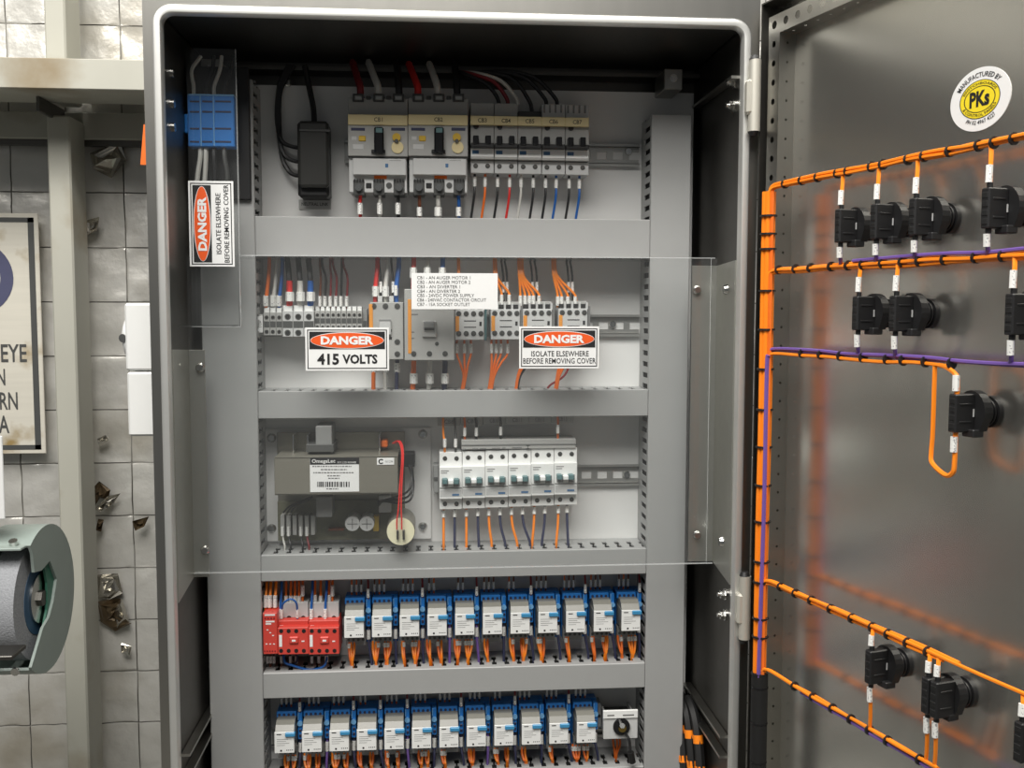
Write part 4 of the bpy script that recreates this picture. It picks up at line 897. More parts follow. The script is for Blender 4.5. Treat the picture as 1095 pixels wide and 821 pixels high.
wire([pix(301.2, 652, .165), pix(303, 645, .160), pix(310.5, 640.5, .158), pix(316.5, 644, .160), pix(318, 653, .165), pix(318, 664, .168)], .0016, 'blue_wire', 'blue jumper loop arching over the left red contactor', [(pix(301.4, 651, .165), pix(301, 661, .167)), (pix(318, 651, .165), pix(318, 660, .167))])
wire([pix(303, 700, .172), pix(305, 708, .168), pix(312, 711, .166), pix(330, 716, .165), pix(345, 713, .166), pix(349, 706, .17), pix(349, 699, .176)], .0018, 'blue_wire', 'bright blue jumper loop hanging below the red contactors', [(pix(349, 701, .1745), pix(349, 708, .171))])
wire([pix(318, 699, .178), pix(317, 708, .176), pix(311, 711.5, .175), pix(304, 709, .176), pix(303, 700, .18)], .0016, 'navy', 'dark blue jumper below the left red contactor')
for i, u in enumerate((286, 289.4, 293, 301, 310.5, 317, 333.5, 341)):
    wire([pix(u, 698, .184), pix(u, 708, .181), pix(u-.6, 716, .180), pix(u-1, 724, .183)], .0016, 'brown' if i % 2 else 'dark_grey', 'short sleeved wire below the red modules, %s from left' % ORD[i], [(pix(u, 701.5, .182), pix(u, 709, .1805))], 'sleeved wires below the red modules')

# ------------------------------------------------------------------ blue relays
def relay_proto(xc, zc, label, group):
    t = thing('plug_in_relay', label, 'relay', (xc, YP, zc-.045), group)
    hw = .0150
    s_ = M(); s_.box(xc-.0165, xc+.0235, .196, .2165, zc-.040, zc+.036, .001).build('socket', 'relay_blue', t)
    k = M().box(xc-.0165, xc+.0145, .181, .2, zc+.0255, zc+.0355, .001).build('upper_terminals', 'relay_blue', t)
    for j in range(4): M().cyl((xc-.012+j*.0072, .1812, zc+.0305), (0, -1, 0), .0022, .0006, 8).build('screw', 'navy', k)
    M().box(xc+.0162, xc+.0235, .180, .2, zc-.010, zc+.0345, .0012).build('side_block', 'relay_blue', t)
    k = M().cyl((xc+.0198, .1805, zc+.0165), (0, -1, 0), .0042, .003, 12).build('coil_screw', 'pale_blue', t, True)
    M().box(xc+.0166, xc+.0178, .1785, .185, zc+.022, zc+.034, .0003).build('divider', 'pale_blue', t)
    M().box(xc+.0182, xc+.0222, .1788, .185, zc-.006, zc-.001, .0006).build('screw_recess', 'navy', t); M().box(xc+.0182, xc+.0222, .1788, .185, zc+.003, zc+.007, .0006).build('screw_recess', 'navy', t)
    M().box(xc+.0166, xc+.0232, .186, .2, zc-.034, zc-.010, .001).build('lower_block', 'dark_grey', t)
    M().box(xc-hw, xc+hw, .150, .197, zc-.0160, zc+.0160, .0008).build('relay_case', 'relay_case', t); M().prismx([(.152, zc+.0160), (.197, zc+.0160), (.197, zc+.0285), (.166, zc+.0285), (.158, zc+.024)], xc-hw+.0008, xc+hw-.0008).build('case_shoulder', 'relay_case', t)
    f = M().box(xc-hw, xc+hw-.0002, .1478, .1502, zc-.0165, zc+.0165, .0004).build('relay_face', 'white', t)
    M().box(xc+.0015, xc+hw+.0016, .1445, .152, zc+.0098, zc+.0162, .0010).build('test_button', 'relay_tab', t)
    m = M(); m.box(xc-.0115, xc-.0045, .1475, .148, zc+.0125, zc+.0138); m.box(xc-.0065, xc-.0038, .1475, .148, zc-.0138, zc-.0112)
    for j in range(4): m.box(xc+.003+j*.0028, xc+.0044+j*.0028, .1475, .148, zc-.0125, zc-.0112)
    m.build('print', 'print_black', f, kind='stuff')
    m = M()
    for j, L in enumerate((.017, .014, .019, .012)): m.box(xc-.0115, xc-.0115+L, .1476, .148, zc+.0052-j*.0032, zc+.0057-j*.0032)
    m.build('fine_print', 'print_grey', f, kind='stuff')
    k = M().box(xc-.0155, xc+.0155, .182, .2, zc-.040, zc-.020, .001).build('lower_terminals', 'mid_grey', t)
    for j in range(4): M().cyl((xc-.0115+j*.0076, .1822, zc-.031), (0, -1, 0), .0023, .0006, 8).build('screw', 'dark_grey', k)
    return t
Y = .1478
row1u = [378.6+29.62*i for i in range(11)]
row2u = [304+29.36*i for i in range(12)]
z1c = (pix(378.6, 670.6, Y).z+pix(674.6, 663.4, Y).z)/2; z2c = (pix(304, 794.8, Y).z+pix(627, 782.4, Y).z)/2
x1c = [pix(u, 667, Y).x for u in row1u]; x2c = [pix(u, 788, Y).x for u in row2u]
proto = relay_proto(x1c[0], z1c, 'blue-based relay, first from the left in the upper relay row', 'relays of the upper row')
for i in range(1, 11):
    o = copy_tree(proto); o.location = (x1c[i], YP, z1c-.045); o['label'] = 'blue-based relay, %s from the left in the upper relay row' % ORD[i]
for i in range(12):
    o = copy_tree(proto); o.location = (x2c[i], YP, z2c-.045); o['label'] = 'blue-based relay, %s from the left in the lower relay row' % ORD[i]; o['group'] = 'relays of the lower row'
def relay_wires(xs, zc, zd, rown, rnd):
    for i, x in enumerate(xs):
        nm = '%s relay of the %s row' % (ORD[i], rown)
        # sleeves and stubs above
        n = rnd.choice((2, 3, 3)); jit = rnd.uniform(-.004, .004)
        for j in range(n):
            xx = x-.010+jit+j*.0075
            wire([Vector((xx, .199, zc+.035)), Vector((xx, .197, zc+.05)), Vector((xx+.001, .199, zc+.085))], .0013, 'brown' if rnd.random() < .6 else 'orange_dark', 'short brown-orange wire above the %s, %s from left' % (nm, ORD[j]), [(Vector((xx, .1975, zc+.041)), Vector((xx, .197, zc+.053)))], 'wires above the %s' % nm)
        if i % 2 == 0 or rnd.random() < .35:
            xx = x+.0198; wire([Vector((xx, .1845, zc+.030)), Vector((xx, .178, zc+.042)), Vector((xx, .182, zc+.058)), Vector((xx-.001, .19, zc+.09))], .0016, 'dark_red', 'dark red coil wire above the %s' % nm, [(Vector((xx, .1785, zc+.037)), Vector((xx, .179, zc+.051)))])
        # violet coil pair below
        xx = x+.0197
        vs = Vector((xx, .186, zc-.012)); mid = Vector((xx, .180, zc-.030)); e = Vector((xx+.002+rnd.uniform(-.003, .004), .176, zd+.003)); e2 = Vector((e.x, .179, zd-.014))
        wire([vs, mid, mid.lerp(e, .55)+Vector((0, -.004, 0)), e, e2], .0021, 'navy' if rnd.random() < .7 else 'violet', 'dark violet coil wire under the %s' % nm, [(Vector((xx, .1825, zc-.016)), Vector((xx, .180, zc-.030)))])
        # orange groups
        slots = rnd.choice(((-.008, .008), (-.010, .006), (0.0, .010), (-.006,)))
        wi = 0
        for g, sx in enumerate(slots):
            for j in range(rnd.choice((2, 2, 3))):
                x0 = x+sx*1.1+(j-1)*.0042+rnd.uniform(-.001, .001); ex = x+sx+rnd.uniform(-.0016, .0016)
                a = Vector((x0, .184, zc-.034)); b = Vector((x0, .180, zc-.046)); c = Vector(((x0+ex)/2, .174, (zc-.046+zd)/2)); d = Vector((ex, .175, zd+.003)); d2 = Vector((ex, .179, zd-.014))
                wire([a, b, c, d, d2], .0020, rnd.choice(('orange', 'orange_dark')), 'orange wire under the %s, %s from left' % (nm, ORD[wi]), [(Vector((x0, .1825, zc-.037)), Vector((x0, .1812, zc-.044)))] if rnd.random() < .5 else (), 'orange wires under the %s' % nm); wi += 1
rnd = random.Random(11)
relay_wires(x1c, z1c, DT, 'upper', rnd); relay_wires(x2c, z2c, ET, 'lower', rnd)

# key switch / socket module at the end of the lower row
p = pix(660, 790, .2); t = thing('outlet_module', 'pale grey rail-mounted module with round black socket and plugged lead', 'socket module', (p.x, YP, p.z))
M().pbox(645.5, 763, 682, 790, .150, .158, .001).build('front', 'light_grey', t); M().pbox(645.2, 759.5, 682.2, 768, .148, .152, .0006).build('label_strip', 'white', t)
M().pbox(649.5, 764.2, 657, 765.6, .1478, .149, 0).build('print', 'print_grey', t); M().pbox(666, 763.8, 678, 765.2, .1478, .149, 0).build('print', 'print_grey', t)
a = pix(646.5, 778, .158).x; b = pix(681, 778, .158).x; zt_ = pix(664, 766, .158).z; zb_ = pix(664, 788, .158).z
M().box(a, b, .158, .172, zb_, zt_, .001).build('shell', 'light_grey', t); M().box(a+.002, a+.005, .172, .2165, zb_, zt_).build('side_wall', 'light_grey', t); M().box(b-.005, b-.002, .172, .2165, zb_, zt_).build('side_wall', 'light_grey', t); M().box(a+.005, b-.005, .19, .2165, zb_, zt_-.008).build('terminal_block', 'dark_grey', t)
c = pix(664.4, 776.3, .150); so = M().cyl(c, (0, -1, 0), .0135, .003, 24).build('round_socket', 'black_gloss', t, True)
M().tube([c, c+Vector((-.001, -.012, .005)), c+Vector((-.003, -.024, .011))], lambda q: .0048-.0006*q, 10, 3).build('jack_plug', 'bright_metal', so, True)
M().cyl(c+Vector((.001, -.0032, -.002)), (0, -1, 0), .0062, .0016, 16).build('brass_ring', 'brass', so, True)
p = pix(642, 780, .19); t2 = thing('end_stop', 'grey end stop between the last lower relay and the socket module', 'end stop', (p.x, YP, p.z)); M().pbox(638.6, 752, 643, 777, .190, .2165, .0008).build('body', 'mid_grey', t2); M().pbox(639.4, 764, 642.4, 767, .1888, .195, .0004).build('clamp_screw', 'black', t2)
c0 = pix(668, 783, .148)
wire([c0, pix(672.5, 790, .138), pix(673.8, 800, .140), pix(674, 808, .142)], .0022, 'black_wire', 'black lead hanging from the round socket of the end module', shrink=[(pix(674, 804, .1415), pix(676.5, 815, .143), 'rubber', 2.4)])
for i, u in enumerate((655, 659, 662)):
    wire([pix(u, 786, .19), pix(u+1, 796, .186), pix(657.5+i, 806, .183), pix(657.5+i, 818, .185)], .0017, 'orange_dark', 'orange wire below the socket module, %s of three' % ORD[i], group='orange wires below the socket module')

# ------------------------------------------------------------------ left terminal box under its own clear cover
p = pix(226, 157, .13)
t = thing('distribution_block', 'blue distribution block behind the narrow clear cover at top left', 'terminal block', (p.x, .14, p.z))
M().pbox(200.5, 101, 250.5, 157, .118, .142, .0015).build('body', 'relay_blue', t); M().pbox(197, 122, 203, 142, .12, .14, .001).build('end_clamp', 'relay_blue', t)
m = M()
for v in (107.5, 118.5, 136.5, 150.5):
    for (a, b) in ((203, 213), (216, 227), (230, 247)): m.pbox(a, v, b, v+1.8, .1172, .12, .0003)
m.build('slots', 'navy', t)
for u in (214.5, 228.5): M().pbox(u-.6, 102, u+.6, 156, .1165, .12, .0003).build('divider', 'pale_blue', t)
M().pbox(201, 100.6, 250, 102.4, .1168, .13, .0003).build('edge', 'pale_blue', t)
p = pix(228, 190, .14); bk = M().box(.006, .086, .1425, .1495, 1.71, 1.90, .001).build('mounting_bracket', 'black'); tag(recentre(bk), 'dark mounting bracket behind the blue distribution block', 'bracket')
for i, (u, c, nm) in enumerate(((207, 'white_wire', 'white'), (221, 'black_wire', 'black'), (229, 'white_wire', 'pale'), (241, 'black_wire', 'second black'))):
    wire([pix(u, 104, .128), pix(u, 92, .125), pix(u+(6 if i != 0 else -2), 75, .127), pix(u+8, 60, .132)], .0028, c, '%s cable rising from the blue distribution block' % nm, group='cables above the distribution block')
for i, (u, c, nm) in enumerate(((214, 'white_wire', 'white'), (220, 'white_wire', 'second white'), (229, 'black_wire', 'black'), (240, 'dark_grey', 'grey'))):
    wire([pix(u, 154, .128), pix(u, 168, .124), pix(u-3+i*2, 190, .126), pix(u-4+i, 215, .132), pix(u-4, 260, .136)], .0034, c, '%s cable hanging below the blue distribution block' % nm, group='cables below the distribution block')

# ------------------------------------------------------------------ brackets and clear covers
def bracket(side):
    s_ = 1 if side == 'right' else 0
    if s_: xw = W; xi = pix(738, 440, .1).x; zt_, zb_ = pix(750, 284, .1).z, pix(750, 600, .1).z
    else: xw = 0.0; xi = pix(221.5, 500, .1).x; zt_, zb_ = pix(210, 374, .1).z, pix(210, 617, .1).z
    t = thing('cover_bracket', 'folded steel bracket on the %s side wall holding the clear cover' % side, 'bracket', ((xw+xi)/2, .1, zb_), 'clear cover brackets')
    lo, hi = min(xw, xi), max(xw, xi)
    M().box(lo, hi, .1000, .1018, zb_, zt_, .0006).build('front_flange', 'bracket_steel', t)
    a, b = (W-.0018, W) if s_ else (0, .0018)
    M().prismx([(.012, zb_-.012), (.1018, zb_), (.1018, zt_), (.012, zt_+.004)], a, b).build('side_flange', 'bracket_steel', t)
    for v in ((310, 572) if s_ else (393, 588)):
        q = pix(745.5 if s_ else (214 if v < 500 else 219.5), v, .097); M().frustum((q.x, .0965, q.z), (0, -1, 0), .0068, .0045, .004, 16).build('screw', 'bright_metal', t, True)
        if s_: M().frustum((W-.0018, .05, q.z), (-1, 0, 0), .008, .006, .005, 14).build('bolt', 'bright_metal', t, True)
    return t
bracket('right'); bracket('left')
zc0 = pix(480, 607.5, .0965).z; zc1 = pix(480, 274.5, .0965).z
t = thing('clear_cover', 'large clear polycarbonate cover in front of the contactor and power supply rows', 'cover', (W/2, .0985, zc0))
M().box(.0025, W-.0025, .0968, .0998, zc0, zc1).build('front_sheet', 'polycarbonate', t)
M().box(pix(258, 274, .0968).x, pix(697, 274, .0968).x, .0998, .147, zc1-.003, zc1).build('top_return', 'polycarbonate', t)
zn0 = pix(228, 349, .085).z; zn1 = pix(228, 52, .085).z; xn1 = pix(254.5, 200, .085).x
t = thing('clear_cover', 'narrow clear cover with upright danger sign at the top left', 'cover', (.04, .0865, zn0))
M().box(pix(202, 200, .085).x, xn1, .0850, .0875, zn0, zn1).build('front_sheet', 'smoked_clear', t); M().box(xn1-.0025, xn1, .0875, .0960, zn0, zn1).build('side_return', 'smoked_clear', t)
M().box(.003, xn1-.0025, .0350, .0850, zn0, zn0+.0025).build('bottom_flange', 'smoked_clear', t)

for o_, nm in ((bpy.data.objects['clear_cover'], 'wide'),):
    M().box(.0025, W-.0025, .0964, .0999, zc0-.0008, zc0+.0004).build('lit_edge_strip', 'lit_edge', o_)  # pale strip added along the bottom, painting the edge as lit
    M().box(pix(257, 274, .0968).x, W-.006, .0964, .0999, zc1-.0004, zc1+.0009).build('lit_edge_strip', 'lit_edge', o_)  # same painted brightness along the top edge
    M().box(W-.0125, W-.0118, .0964, .0967, zc0, zc1).build('lit_side_strip', 'lit_edge', o_)  # pale upright line added for the right edge, its brightness painted
M().box(pix(202, 200, .085).x, xn1, .0848, .0877, zn0-.0007, zn0+.0002).build('lit_edge_strip', 'lit_edge', t)  # narrow cover's lower edge, drawn bright by a paler strip
M().box(xn1-.0003, xn1+.0006, .0848, .0877, zn0, zn1).build('lit_edge_strip', 'lit_edge', t)  # its right edge brightened by colour in the same way

# ------------------------------------------------------------------ signs on the covers
def danger(u0, v0, u1, v1, Y, lines, label, rot=False):
    a = pix(u0, (v0+v1)/2, Y).x; b = pix(u1, (v0+v1)/2, Y).x; um = (u0+u1)/2; z1 = pix(um, v0, Y).z; z0 = pix(um, v1, Y).z
    t = thing('danger_sign', label, 'sign', ((a+b)/2, Y, z0), 'danger signs')
    Wd, Hd = (z1-z0, b-a) if rot else (b-a, z1-z0)       # width along the text
    def mp(p): return (b-p[2], Y+p[1], z0+p[0]) if not rot else (a+(Hd-p[2]), Y+p[1], z0+p[0])
    if not rot: mp = lambda p: (a+p[0], Y+p[1], z0+p[2])
    e = .0002
    M(mp).box(0, Wd, 0, .001, 0, Hd, .0002).build('panel', 'paper', t)
    bd = Hd*.045; wl = Hd*.022; m = M(mp)
    for (p, q, r, s_) in ((bd, Wd-bd, bd, bd+wl), (bd, Wd-bd, Hd-bd-wl, Hd-bd), (bd, bd+wl, bd, Hd-bd), (Wd-bd-wl, Wd-bd, bd, Hd-bd)): m.box(p, q, -e, 0, r, s_)
    m.build('border', 'print_black', t)
    i0 = bd+wl*2.2; M(mp).box(i0, Wd-i0, -e*1.2, 0, Hd*.50, Hd-i0).build('black_field', 'print_black', t)
    cx, cz = Wd/2, (Hd*.50+Hd-i0)/2; A, Bz = Wd/2-i0-Wd*.012, (Hd-i0-Hd*.50)/2-Hd*.012; n = 48
    for k, (f, mt, nm) in enumerate(((1.0, 'paper', 'oval_rim'), (.95, 'danger_red', 'red_oval'))):
        g = f if k == 0 else 1-.05*Bz/A
        M(mp).add([(cx+A*(1 if k == 0 else g)*math.cos(2*pi*j/n), -e*(2+k), cz+Bz*(f if k == 0 else .92)*math.sin(2*pi*j/n)) for j in range(n)], [tuple(range(n))]).build(nm, mt, t)
    M(mp).text('DANGER', cx-Wd*.315, cx+Wd*.315, cz-Hd*.10, cz+Hd*.10, -e*5, .045).build('danger_lettering', 'paper', t)
    m = M(mp)
    for (tx, x0, x1, h0, h1) in lines: m.text(tx, Wd*x0, Wd*x1, Hd*h0, Hd*h1, -e*2, .034 if len(tx) < 8 else .006)
    m.build('lettering', 'print_black', t)
YS = .0957
danger(326.5, 350.2, 416, 396.3, YS, [('415', .14, .40, .14, .40), ('VOLTS', .44, .86, .16, .38)], 'white danger sign reading 415 VOLTS on the clear cover')
danger(555.2, 349, 640.6, 394, YS, [('ISOLATE ELSEWHERE', .15, .87, .29, .42), ('BEFORE REMOVING COVER', .05, .96, .12, .25)], 'horizontal danger sign about isolating elsewhere, on the wide clear cover')
danger(202, 193.5, 250.2, 285, .0839, [('ISOLATE ELSEWHERE', .15, .86, .29, .40), ('BEFORE REMOVING COVER', .05, .96, .11, .22)], 'danger sign turned on its side on the narrow clear cover', True)
a = pix(440, 310, YS).x; b = pix(532.2, 310, YS).x; z1 = pix(486, 292, YS).z; z0 = pix(486, 330.5, YS).z
t = thing('circuit_list', 'white printed list of breaker circuits stuck on the clear cover', 'label', ((a+b)/2, YS, z0))
M().box(a, b, YS, YS+.001, z0, z1).build('paper', 'paper', t)
m = M()
for tx, ue, v in (('CB1 - AN AUGER MOTOR 1', 503, 297), ('CB2 - AN AUGER MOTOR 2', 503, 301.8), ('CB3 - AN DIVERTER 1', 492, 306.7), ('CB4 - AN DIVERTER 2', 492, 311.5), ('CB5 - 24VDC POWER SUPPLY', 507, 316), ('CB6 - 240VAC CONTACTOR CIRCUIT', 520, 320.8), ('CB7 - 15A SOCKET OUTLET', 502.5, 325.6)):
    m.ptext(tx, 446, v-1.9, ue, v+1.5, YS-.0003, 0)
m.build('lettering', 'dark_grey', t)

# ------------------------------------------------------------------ door: switch blocks and looms
def block(tl, zc, label, two=False, w_=.0105):
    # tl: hinge-side edge of the contact block along the door
    tc = tl+w_/2+(.006 if two else 0)
    t = thing('switch_block', label, 'switch', dxf((tc, SI, zc-.02)), 'black switch contact blocks on the door')
    def B(n, mt, a, b, s0, s1, z0, z1, c=.0012, par=None): return M(dxf).box(a, b, s0, s1, zc+z0, zc+z1, c).build(n, mt, par or t)
    for k in range(2 if two else 1):
        a = tl+k*.0125; cb = B('contact_block', 'black', a, a+w_, SE, SE+.025, -.0195, .0195)
        for z in (-.013, -.0045, .004, .0125): B('terminal_pocket', 'rubber', a+.0015, a+w_-.0015, SE-.0006, SE+.002, z-.0028, z+.0028, .0004, cb)
        B('rib', 'black', a+w_-.001, a+w_+.0006, SE+.005, SE+.02, .008, .010, .0003, cb); B('rib', 'black', a+w_-.001, a+w_+.0006, SE+.005, SE+.02, -.010, -.008, .0003, cb)
    ad = M(dxf); n = 14; R = .0185; P = [(tc+R*math.cos(math.radians(-20+220*k/n)), zc+.002+R*1.12*math.sin(math.radians(-20+220*k/n))) for k in range(n+1)]+[(tc-.015, zc-.018), (tc+.012, zc-.0185)]
    ad.prism(P, SE+.0245, SE+.0345).build('adapter', 'black', t)
    B('latch', 'black', tc-.004, tc+.012, SE+.017, SE+.031, -.0245, -.0165, .001); B('mark', 'light_grey', tc+w_/2+.0002, tc+w_/2+.0008, SE+.022, SE+.0235, -.004, .004, .0001)
    M(dxf).cyl((tc, SE+.034, zc), (0, 1, 0), .0138, SI-SE-.034, 22).build('collar', 'black_gloss', t, True)
    for q in (.038, .042): M(dxf).cyl((tc, SE+q, zc), (0, 1, 0), .0148, .0018, 22).build('thread_ring', 'black', t, True)
    M(dxf).cyl((tc, SI-.006, zc), (0, 1, 0), .0165, .006, 24).build('lock_nut', 'black', t, True)
    M(dxf).cyl((tc, SI+.002, zc), (0, 1, 0), .015, .012, 24).build('push_button', 'black', t, True)
    return tc
SE = -.024
BL = {}
R1, R2, R3, R4 = 1.6485, 1.546, 1.4455, 1.142
def place2(key, u, zc, v, label, two=False):
    tl = dpx(u, v, SE)[0]; BL[key] = (tl, zc); block(tl, zc, label, two)
place2('a1', 892, R1, 240, 'black switch block nearest the hinge in the top row on the door')
place2('a2', 930, R1, 235, 'black switch block, second from the hinge in the top row')
place2('a3', 971, R1, 230, 'black switch block, third from the hinge in the top row')
place2('a4', 1048.5, R1, 218, 'black switch block at the right of the top row below the sticker')
place2('b1', 910.5, R2, 335, 'black switch block nearest the hinge in the second row')
place2('b2', 950, R2, 335, 'black switch block, middle one in the second row')
place2('b3', 1073.5, R2, 335, 'black switch block cut by the right edge in the second row')
place2('c1', 1013.5, R3, 443, 'single black switch block beside the orange wire loop')
place2('d1', 924, R4, 717, 'black switch block nearest the hinge in the bottom row')
place2('d2', 984, R4, 752, 'double black switch block in the bottom row', True)
place2('d3', 1082.5, R4, 800, 'black switch block in the bottom right corner')
def loom(name, label, strands, ties, r=.0021):
    # strands: list of (material, [(t,s,z)...]); ties: list of (centre, direction, radius a)
    p = strands[0][1][0]; t = thing(name, label, 'cable loom', dxf((p[0], p[1], p[2])), 'orange cable looms on the door')
    for mt, P in strands: M().tube([dxf(q) for q in P], r, 6, 4).build('wire', mt, t, True)
    for (c, d, rad) in ties:
        c = dxf(c); dv = (dxf((d[0], d[1], d[2]))-dxf((0, 0, 0))).normalized(); M().cyl(c-dv*.0012, dv, rad, .0024, 10).build('cable_tie', 'black', t)
    return t
def off(n, R, flat=1.0):
    rn = random.Random(n*31); out = []
    for k in range(n):
        a = 2*pi*k/n; out.append((R*math.cos(a)*flat, R*math.sin(a)))
    return out
# trunk
TT = .052; ST = -.015
st = []
bundle = [(-.0085, .002), (-.006, -.004), (-.001, -.0068), (.004, -.0048), (.0078, -.001), (-.005, .005), (.0025, .005), (0, -.0015)]
mts = ['orange', 'orange', 'orange', 'orange', 'orange_dark', 'orange', 'orange', 'orange']
for (a, b), mt in zip(bundle, mts):
    st.append((mt, [(TT+a, ST+b, 1.705), (TT+a, ST+b, 1.6), (TT+a+.001, ST+b, 1.4), (TT+a-.0005, ST+b, 1.25), (TT+a, ST+b, 1.052)]))
st.append(('violet', [(TT+.0105, ST-.004, 1.49), (TT+.0085, ST-.0045, 1.47), (TT+.0085, ST-.0045, 1.3), (TT+.0070, ST-.0055, 1.15), (TT+.0060, ST-.006, 1.052)]))
zt = [dpx(815, v, ST)[1] for v in (232, 251, 267, 311, 352, 394, 437, 477, 518, 557, 600, 622, 661, 681, 721)]
loom('cable_loom', 'thick upright orange loom tied along the hinge side of the door', st, [((TT, ST-.0008, z), (0, 0, 1), .0112) for z in zt], .003)
# black sheath below
t = thing('cable_sheath', 'black sheathed lower end of the upright loom on the door', 'cable sheath', dxf((TT, ST, .6)))
M().tube([dxf((TT, ST, 1.056)), dxf((TT, ST, .95)), dxf((TT, ST, .8)), dxf((TT-.003, ST, .62))], .0112, 14, 3).build('sheath', 'rubber', t, True)
for z in (1.035, .985, .93, .87): M().cyl(dxf((TT, ST, z)), (0, 0, 1), .0118, .002, 12).build('cable_tie', 'black_gloss', t)
# runs along the door
SR = -.012
def run(label, z, strands, t_end, tie_us, v_ref, drops=(), sag=0.0):
    st = []
    for k, (mt, ds, dz, t0, t1) in enumerate(strands):
        P = [(TT+.004, ST-.004+ds*.3, z-.016+dz), (TT+.008, SR+ds-.003, z+dz-.003), (TT+.022, SR+ds, z+dz)] if t0 is None else [(t0, SR+ds, z+dz)]
        a = P[-1][0]; n = max(3, int((t1-a)/.045))
        for i in range(1, n+1): P.append((a+(t1-a)*i/n, SR+ds+random.uniform(-.0008, .0008), z+dz+random.uniform(-.0012, .0012)-sag*math.sin(pi*i/n)))
        st.append((mt, P))
    ties = []
    for u in tie_us:
        tt = dpx(u, v_ref, SR)[0]; ties.append(((tt, SR, z-sag*math.sin(pi*min(1, max(0, tt/t_end)))), (1, 0, 0), .0062))
    return loom('cable_loom', label, st, ties)
run('top orange loom branch feeding the first switch row', 1.712, [('orange', -.0022, .002, None, .62), ('orange', .002, .0022, None, .62), ('orange', 0, -.002, None, .62), ('orange', -.003, -.0015, None, .36)], .62, (840, 858, 875, 896, 907, 932, 944, 971, 988, 1015, 1046, 1062, 1083), 175)
run('second orange and violet loom branch between the upper switch rows', 1.602, [('orange', -.0022, .000, None, .62), ('orange', .002, .0012, None, .62), ('orange', 0, -.0032, None, .60), ('violet', -.001, .005, .22, .62)], .62, (833, 851, 867, 889, 907, 923, 944, 965, 983, 1010, 1043, 1072), 282)
run('third violet and orange loom branch above the single switch', 1.495, [('violet', -.001, .004, None, .62), ('violet', .002, .0025, None, .60), ('orange', -.0012, -.0025, None, dpx(1016, 385, SR)[0])], .62, (858, 878, 899, 923, 949, 966, 990, 1018), 382)
run('fourth orange loom branch feeding the bottom switch row', 1.185, [('orange', -.0022, .002, None, .62), ('orange', .002, .0018, None, .40), ('orange', 0, -.0022, None, .38)], .62, (834, 850, 867, 888, 911, 933, 950, 971, 993), 670, sag=.0)
e5 = dpx(1004, 812, SR)[0]
run('fifth orange loom branch at the bottom of the door', 1.063, [('orange', -.0018, .002, None, e5), ('orange', .0018, .001, None, e5), ('violet', 0, -.0035, .14, .55)], .5, (849, 869, 890, 910, 930, 950, 985), 765)
# drops from the looms to the switch blocks
def drop(key, zl, mt, up, label, dt=0.0, two=0):
    tl, zc = BL[key]; tt = tl+.005+dt; s_ = SE+.006; zb = zc+(.0195 if up else -.0195); d = 1 if up else -1
    dist = abs(zl-zb); z1 = zb+d*.005; z2 = z1+d*min(.017, dist*.5)
    P = [dxf((tt, s_, zb-d*.004)), dxf((tt, s_, z1)), dxf((tt-.001, s_+.001, z2)), dxf((tt-.004, s_+.004, z2+(zl-z2)*.6)), dxf((tt-.007, SR, zl))]
    o = recentre(M().tube(P, .0024, 6, 5).build('wire', mt, None, True)); tag(o, label, 'wire', 'wires from looms to door switches')
    M().tube([dxf((tt, s_, zb)), dxf((tt, s_, z1))], .003, 8, 0).build('ferrule', 'black', o, True)
    M().tube([dxf((tt-.0006, s_-.0012, z1)), dxf((tt-.0012, s_-.0002, z2))], .0033, 8, 0).build('marker_sleeve', 'sleeve', o, True)
for key, nm in (('a1', 'first'), ('a2', 'second'), ('a3', 'third'), ('a4', 'fourth')):
    drop(key, 1.712, 'orange', True, 'orange drop wire above the %s switch of the top row' % nm); drop(key, 1.604, 'violet', False, 'violet drop wire under the %s switch of the top row' % nm)
for key, nm in (('b1', 'first'), ('b2', 'second'), ('b3', 'third')):
    drop(key, 1.602, 'orange', True, 'orange drop wire above the %s switch of the second row' % nm); drop(key, 1.498, 'violet', False, 'violet drop wire under the %s switch of the second row' % nm)
drop('d1', 1.185, 'orange', True, 'orange drop wire above the first switch of the bottom row'); drop('d1', 1.066, 'orange', False, 'orange drop wire under the first switch of the bottom row')
for k in range(2):
    drop('d2', 1.185, 'orange', True, 'orange drop wire above the double bottom switch, %s one' % ('left', 'right')[k], .0125*k); drop('d2', 1.066, 'orange', False, 'orange drop wire under the double bottom switch, %s one' % ('left', 'right')[k], .0125*k)
drop('d3', 1.185, 'orange', True, 'orange drop wire above the corner switch at bottom right')
tl, zc = BL['c1']; tt = tl+.005; s7 = SE+.006
def dwire(P, mt, label, sl):
    o = recentre(M().tube([dxf(q) for q in P], .0026, 6, 6).build('wire', mt, None, True)); tag(o, label, 'wire')
    for a, b in sl: M().tube([dxf(a), dxf(b)], .0036, 8, 0).build('marker_sleeve', 'sleeve', o, True)
    return o
te = dpx(1016, 385, SR)[0]
dwire([(te-.015, SR, 1.4925), (te-.004, SR-.001, 1.491), (tt-.004, s7+.002, 1.484), (tt, s7, 1.474), (tt, s7, zc+.0175)], 'orange', 'orange wire entering the single switch from above', [((tt-.0006, s7-.0012, zc+.0225), (tt-.0006, s7-.0012, zc+.0385))])
t0 = dpx(999.5, 400, SR)[0]; zl0 = dpx(999.5, 495, SR)[1]
dwire([(t0, SR, 1.4925), (t0, SR, 1.47), (t0, SR, 1.42), (t0, SR-.001, zl0+.012), (t0+.004, SR-.003, zl0), (tt-.012, s7, zl0-.009), (tt-.002, s7, zl0-.005), (tt, s7, zl0+.006), (tt, s7, zc-.0185)], 'orange', 'long orange wire loop hanging below the third loom branch', [((tt-.0006, s7-.0012, zc-.024), (tt-.0006, s7-.0012, zc-.040))])

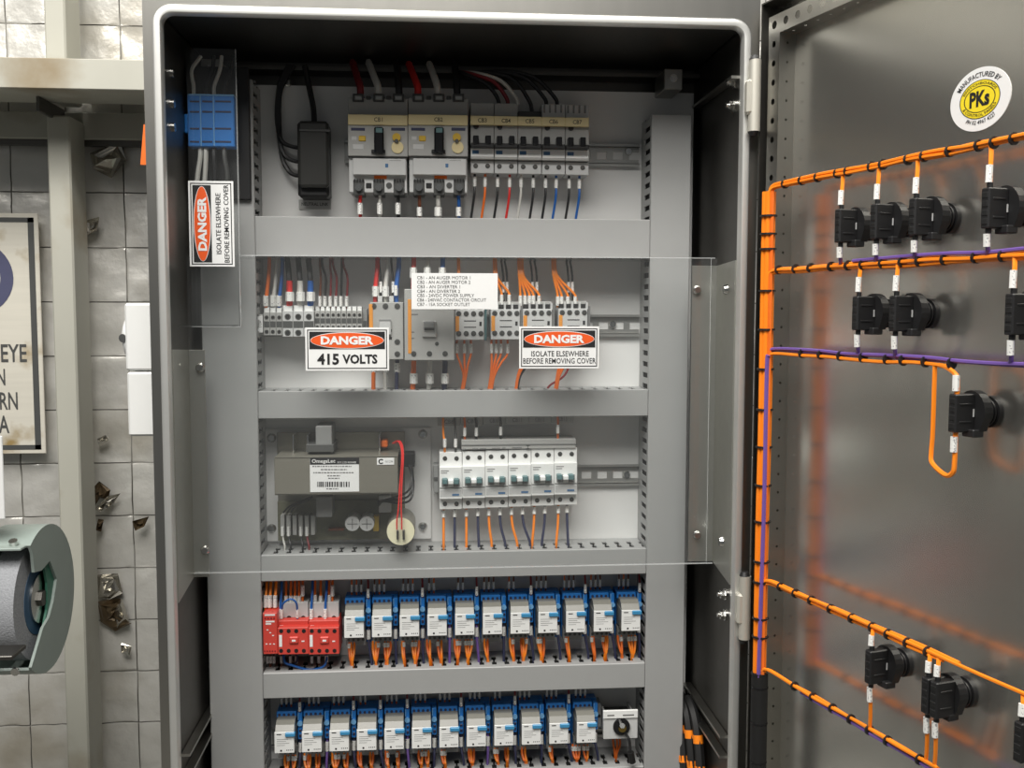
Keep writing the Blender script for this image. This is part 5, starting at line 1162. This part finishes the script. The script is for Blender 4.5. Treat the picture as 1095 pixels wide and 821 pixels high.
# ------------------------------------------------------------------ white switch boxes on the left flank, cables low on the right
t = thing('switch_box', 'upper white plastic switch box on the cabinet flank with round knob', 'switch box', (XO0-.02, .1, pix(140, 397, .09).z), 'white boxes on the cabinet flank')
xa = pix(133.5, 360, .09).x; z1 = pix(142, 324, .09).z; zm = pix(142, 397, .09).z; z0 = pix(142, 466.5, .09).z
M().box(xa, XO0-.0045, .09, .165, zm+.001, z1, .003).build('cover', 'white', t); M().box(XO0-.0045, XO0, .086, .169, zm+.0005, z1+.001, .001).build('base', 'white', t)
zk = pix(130, 361, .12).z; n = 20
prof = [(0.0, .034), (-.004, .033), (-.008, .028), (-.0115, .018), (-.013, 0.0)]
m = M(); V = []
for (dx, rr) in prof: V += [(xa+.001+dx, .1275+max(rr, .0005)*math.cos(2*pi*k/n), zk+max(rr, .0005)*math.sin(2*pi*k/n)) for k in range(n)]
m.add(V, [(i*n+k, i*n+(k+1) % n, (i+1)*n+(k+1) % n, (i+1)*n+k) for i in range(4) for k in range(n)]); k = m.build('knob', 'white', t, True)
M().cyl((xa-.004, .1275-.030, zk), (-.35, -1, 0), .006, .003, 12).build('knob_hole', 'dark_grey', k, True)
t = thing('switch_box', 'lower plain white plastic box on the cabinet flank', 'switch box', (XO0-.02, .1, z0), 'white boxes on the cabinet flank')
M().box(xa+.001, XO0-.0045, .09, .165, z0, zm-.001, .003).build('cover', 'white', t); M().box(XO0-.0045, XO0, .086, .169, z0-.001, zm-.0005, .001).build('base', 'white', t)
for i in range(3):
    x = W-.011-.008*i; y = .125+.020*i
    o = wire([Vector((x-.006, y+.05, .925)), Vector((x-.004, y+.02, .915)), Vector((x-.002, y, .885)), Vector((x-.001, y-.02, .82)), Vector((x, y-.03, .72)), Vector((x, y-.03, .5))], .0075, 'rubber', 'black flexible cable low beside the right duct, %s' % ('outer', 'middle', 'inner')[i], group='black cables at the lower right')
    M().tube([Vector((x-.002, y, .886)), Vector((x-.0018, y-.0035, .874))], .0082, 10, 0).build('orange_band', 'orange', o, True)
    M().tube([Vector((x-.0014, y-.0135, .842)), Vector((x-.0012, y-.0165, .832))], .0082, 10, 0).build('orange_band', 'orange', o, True)
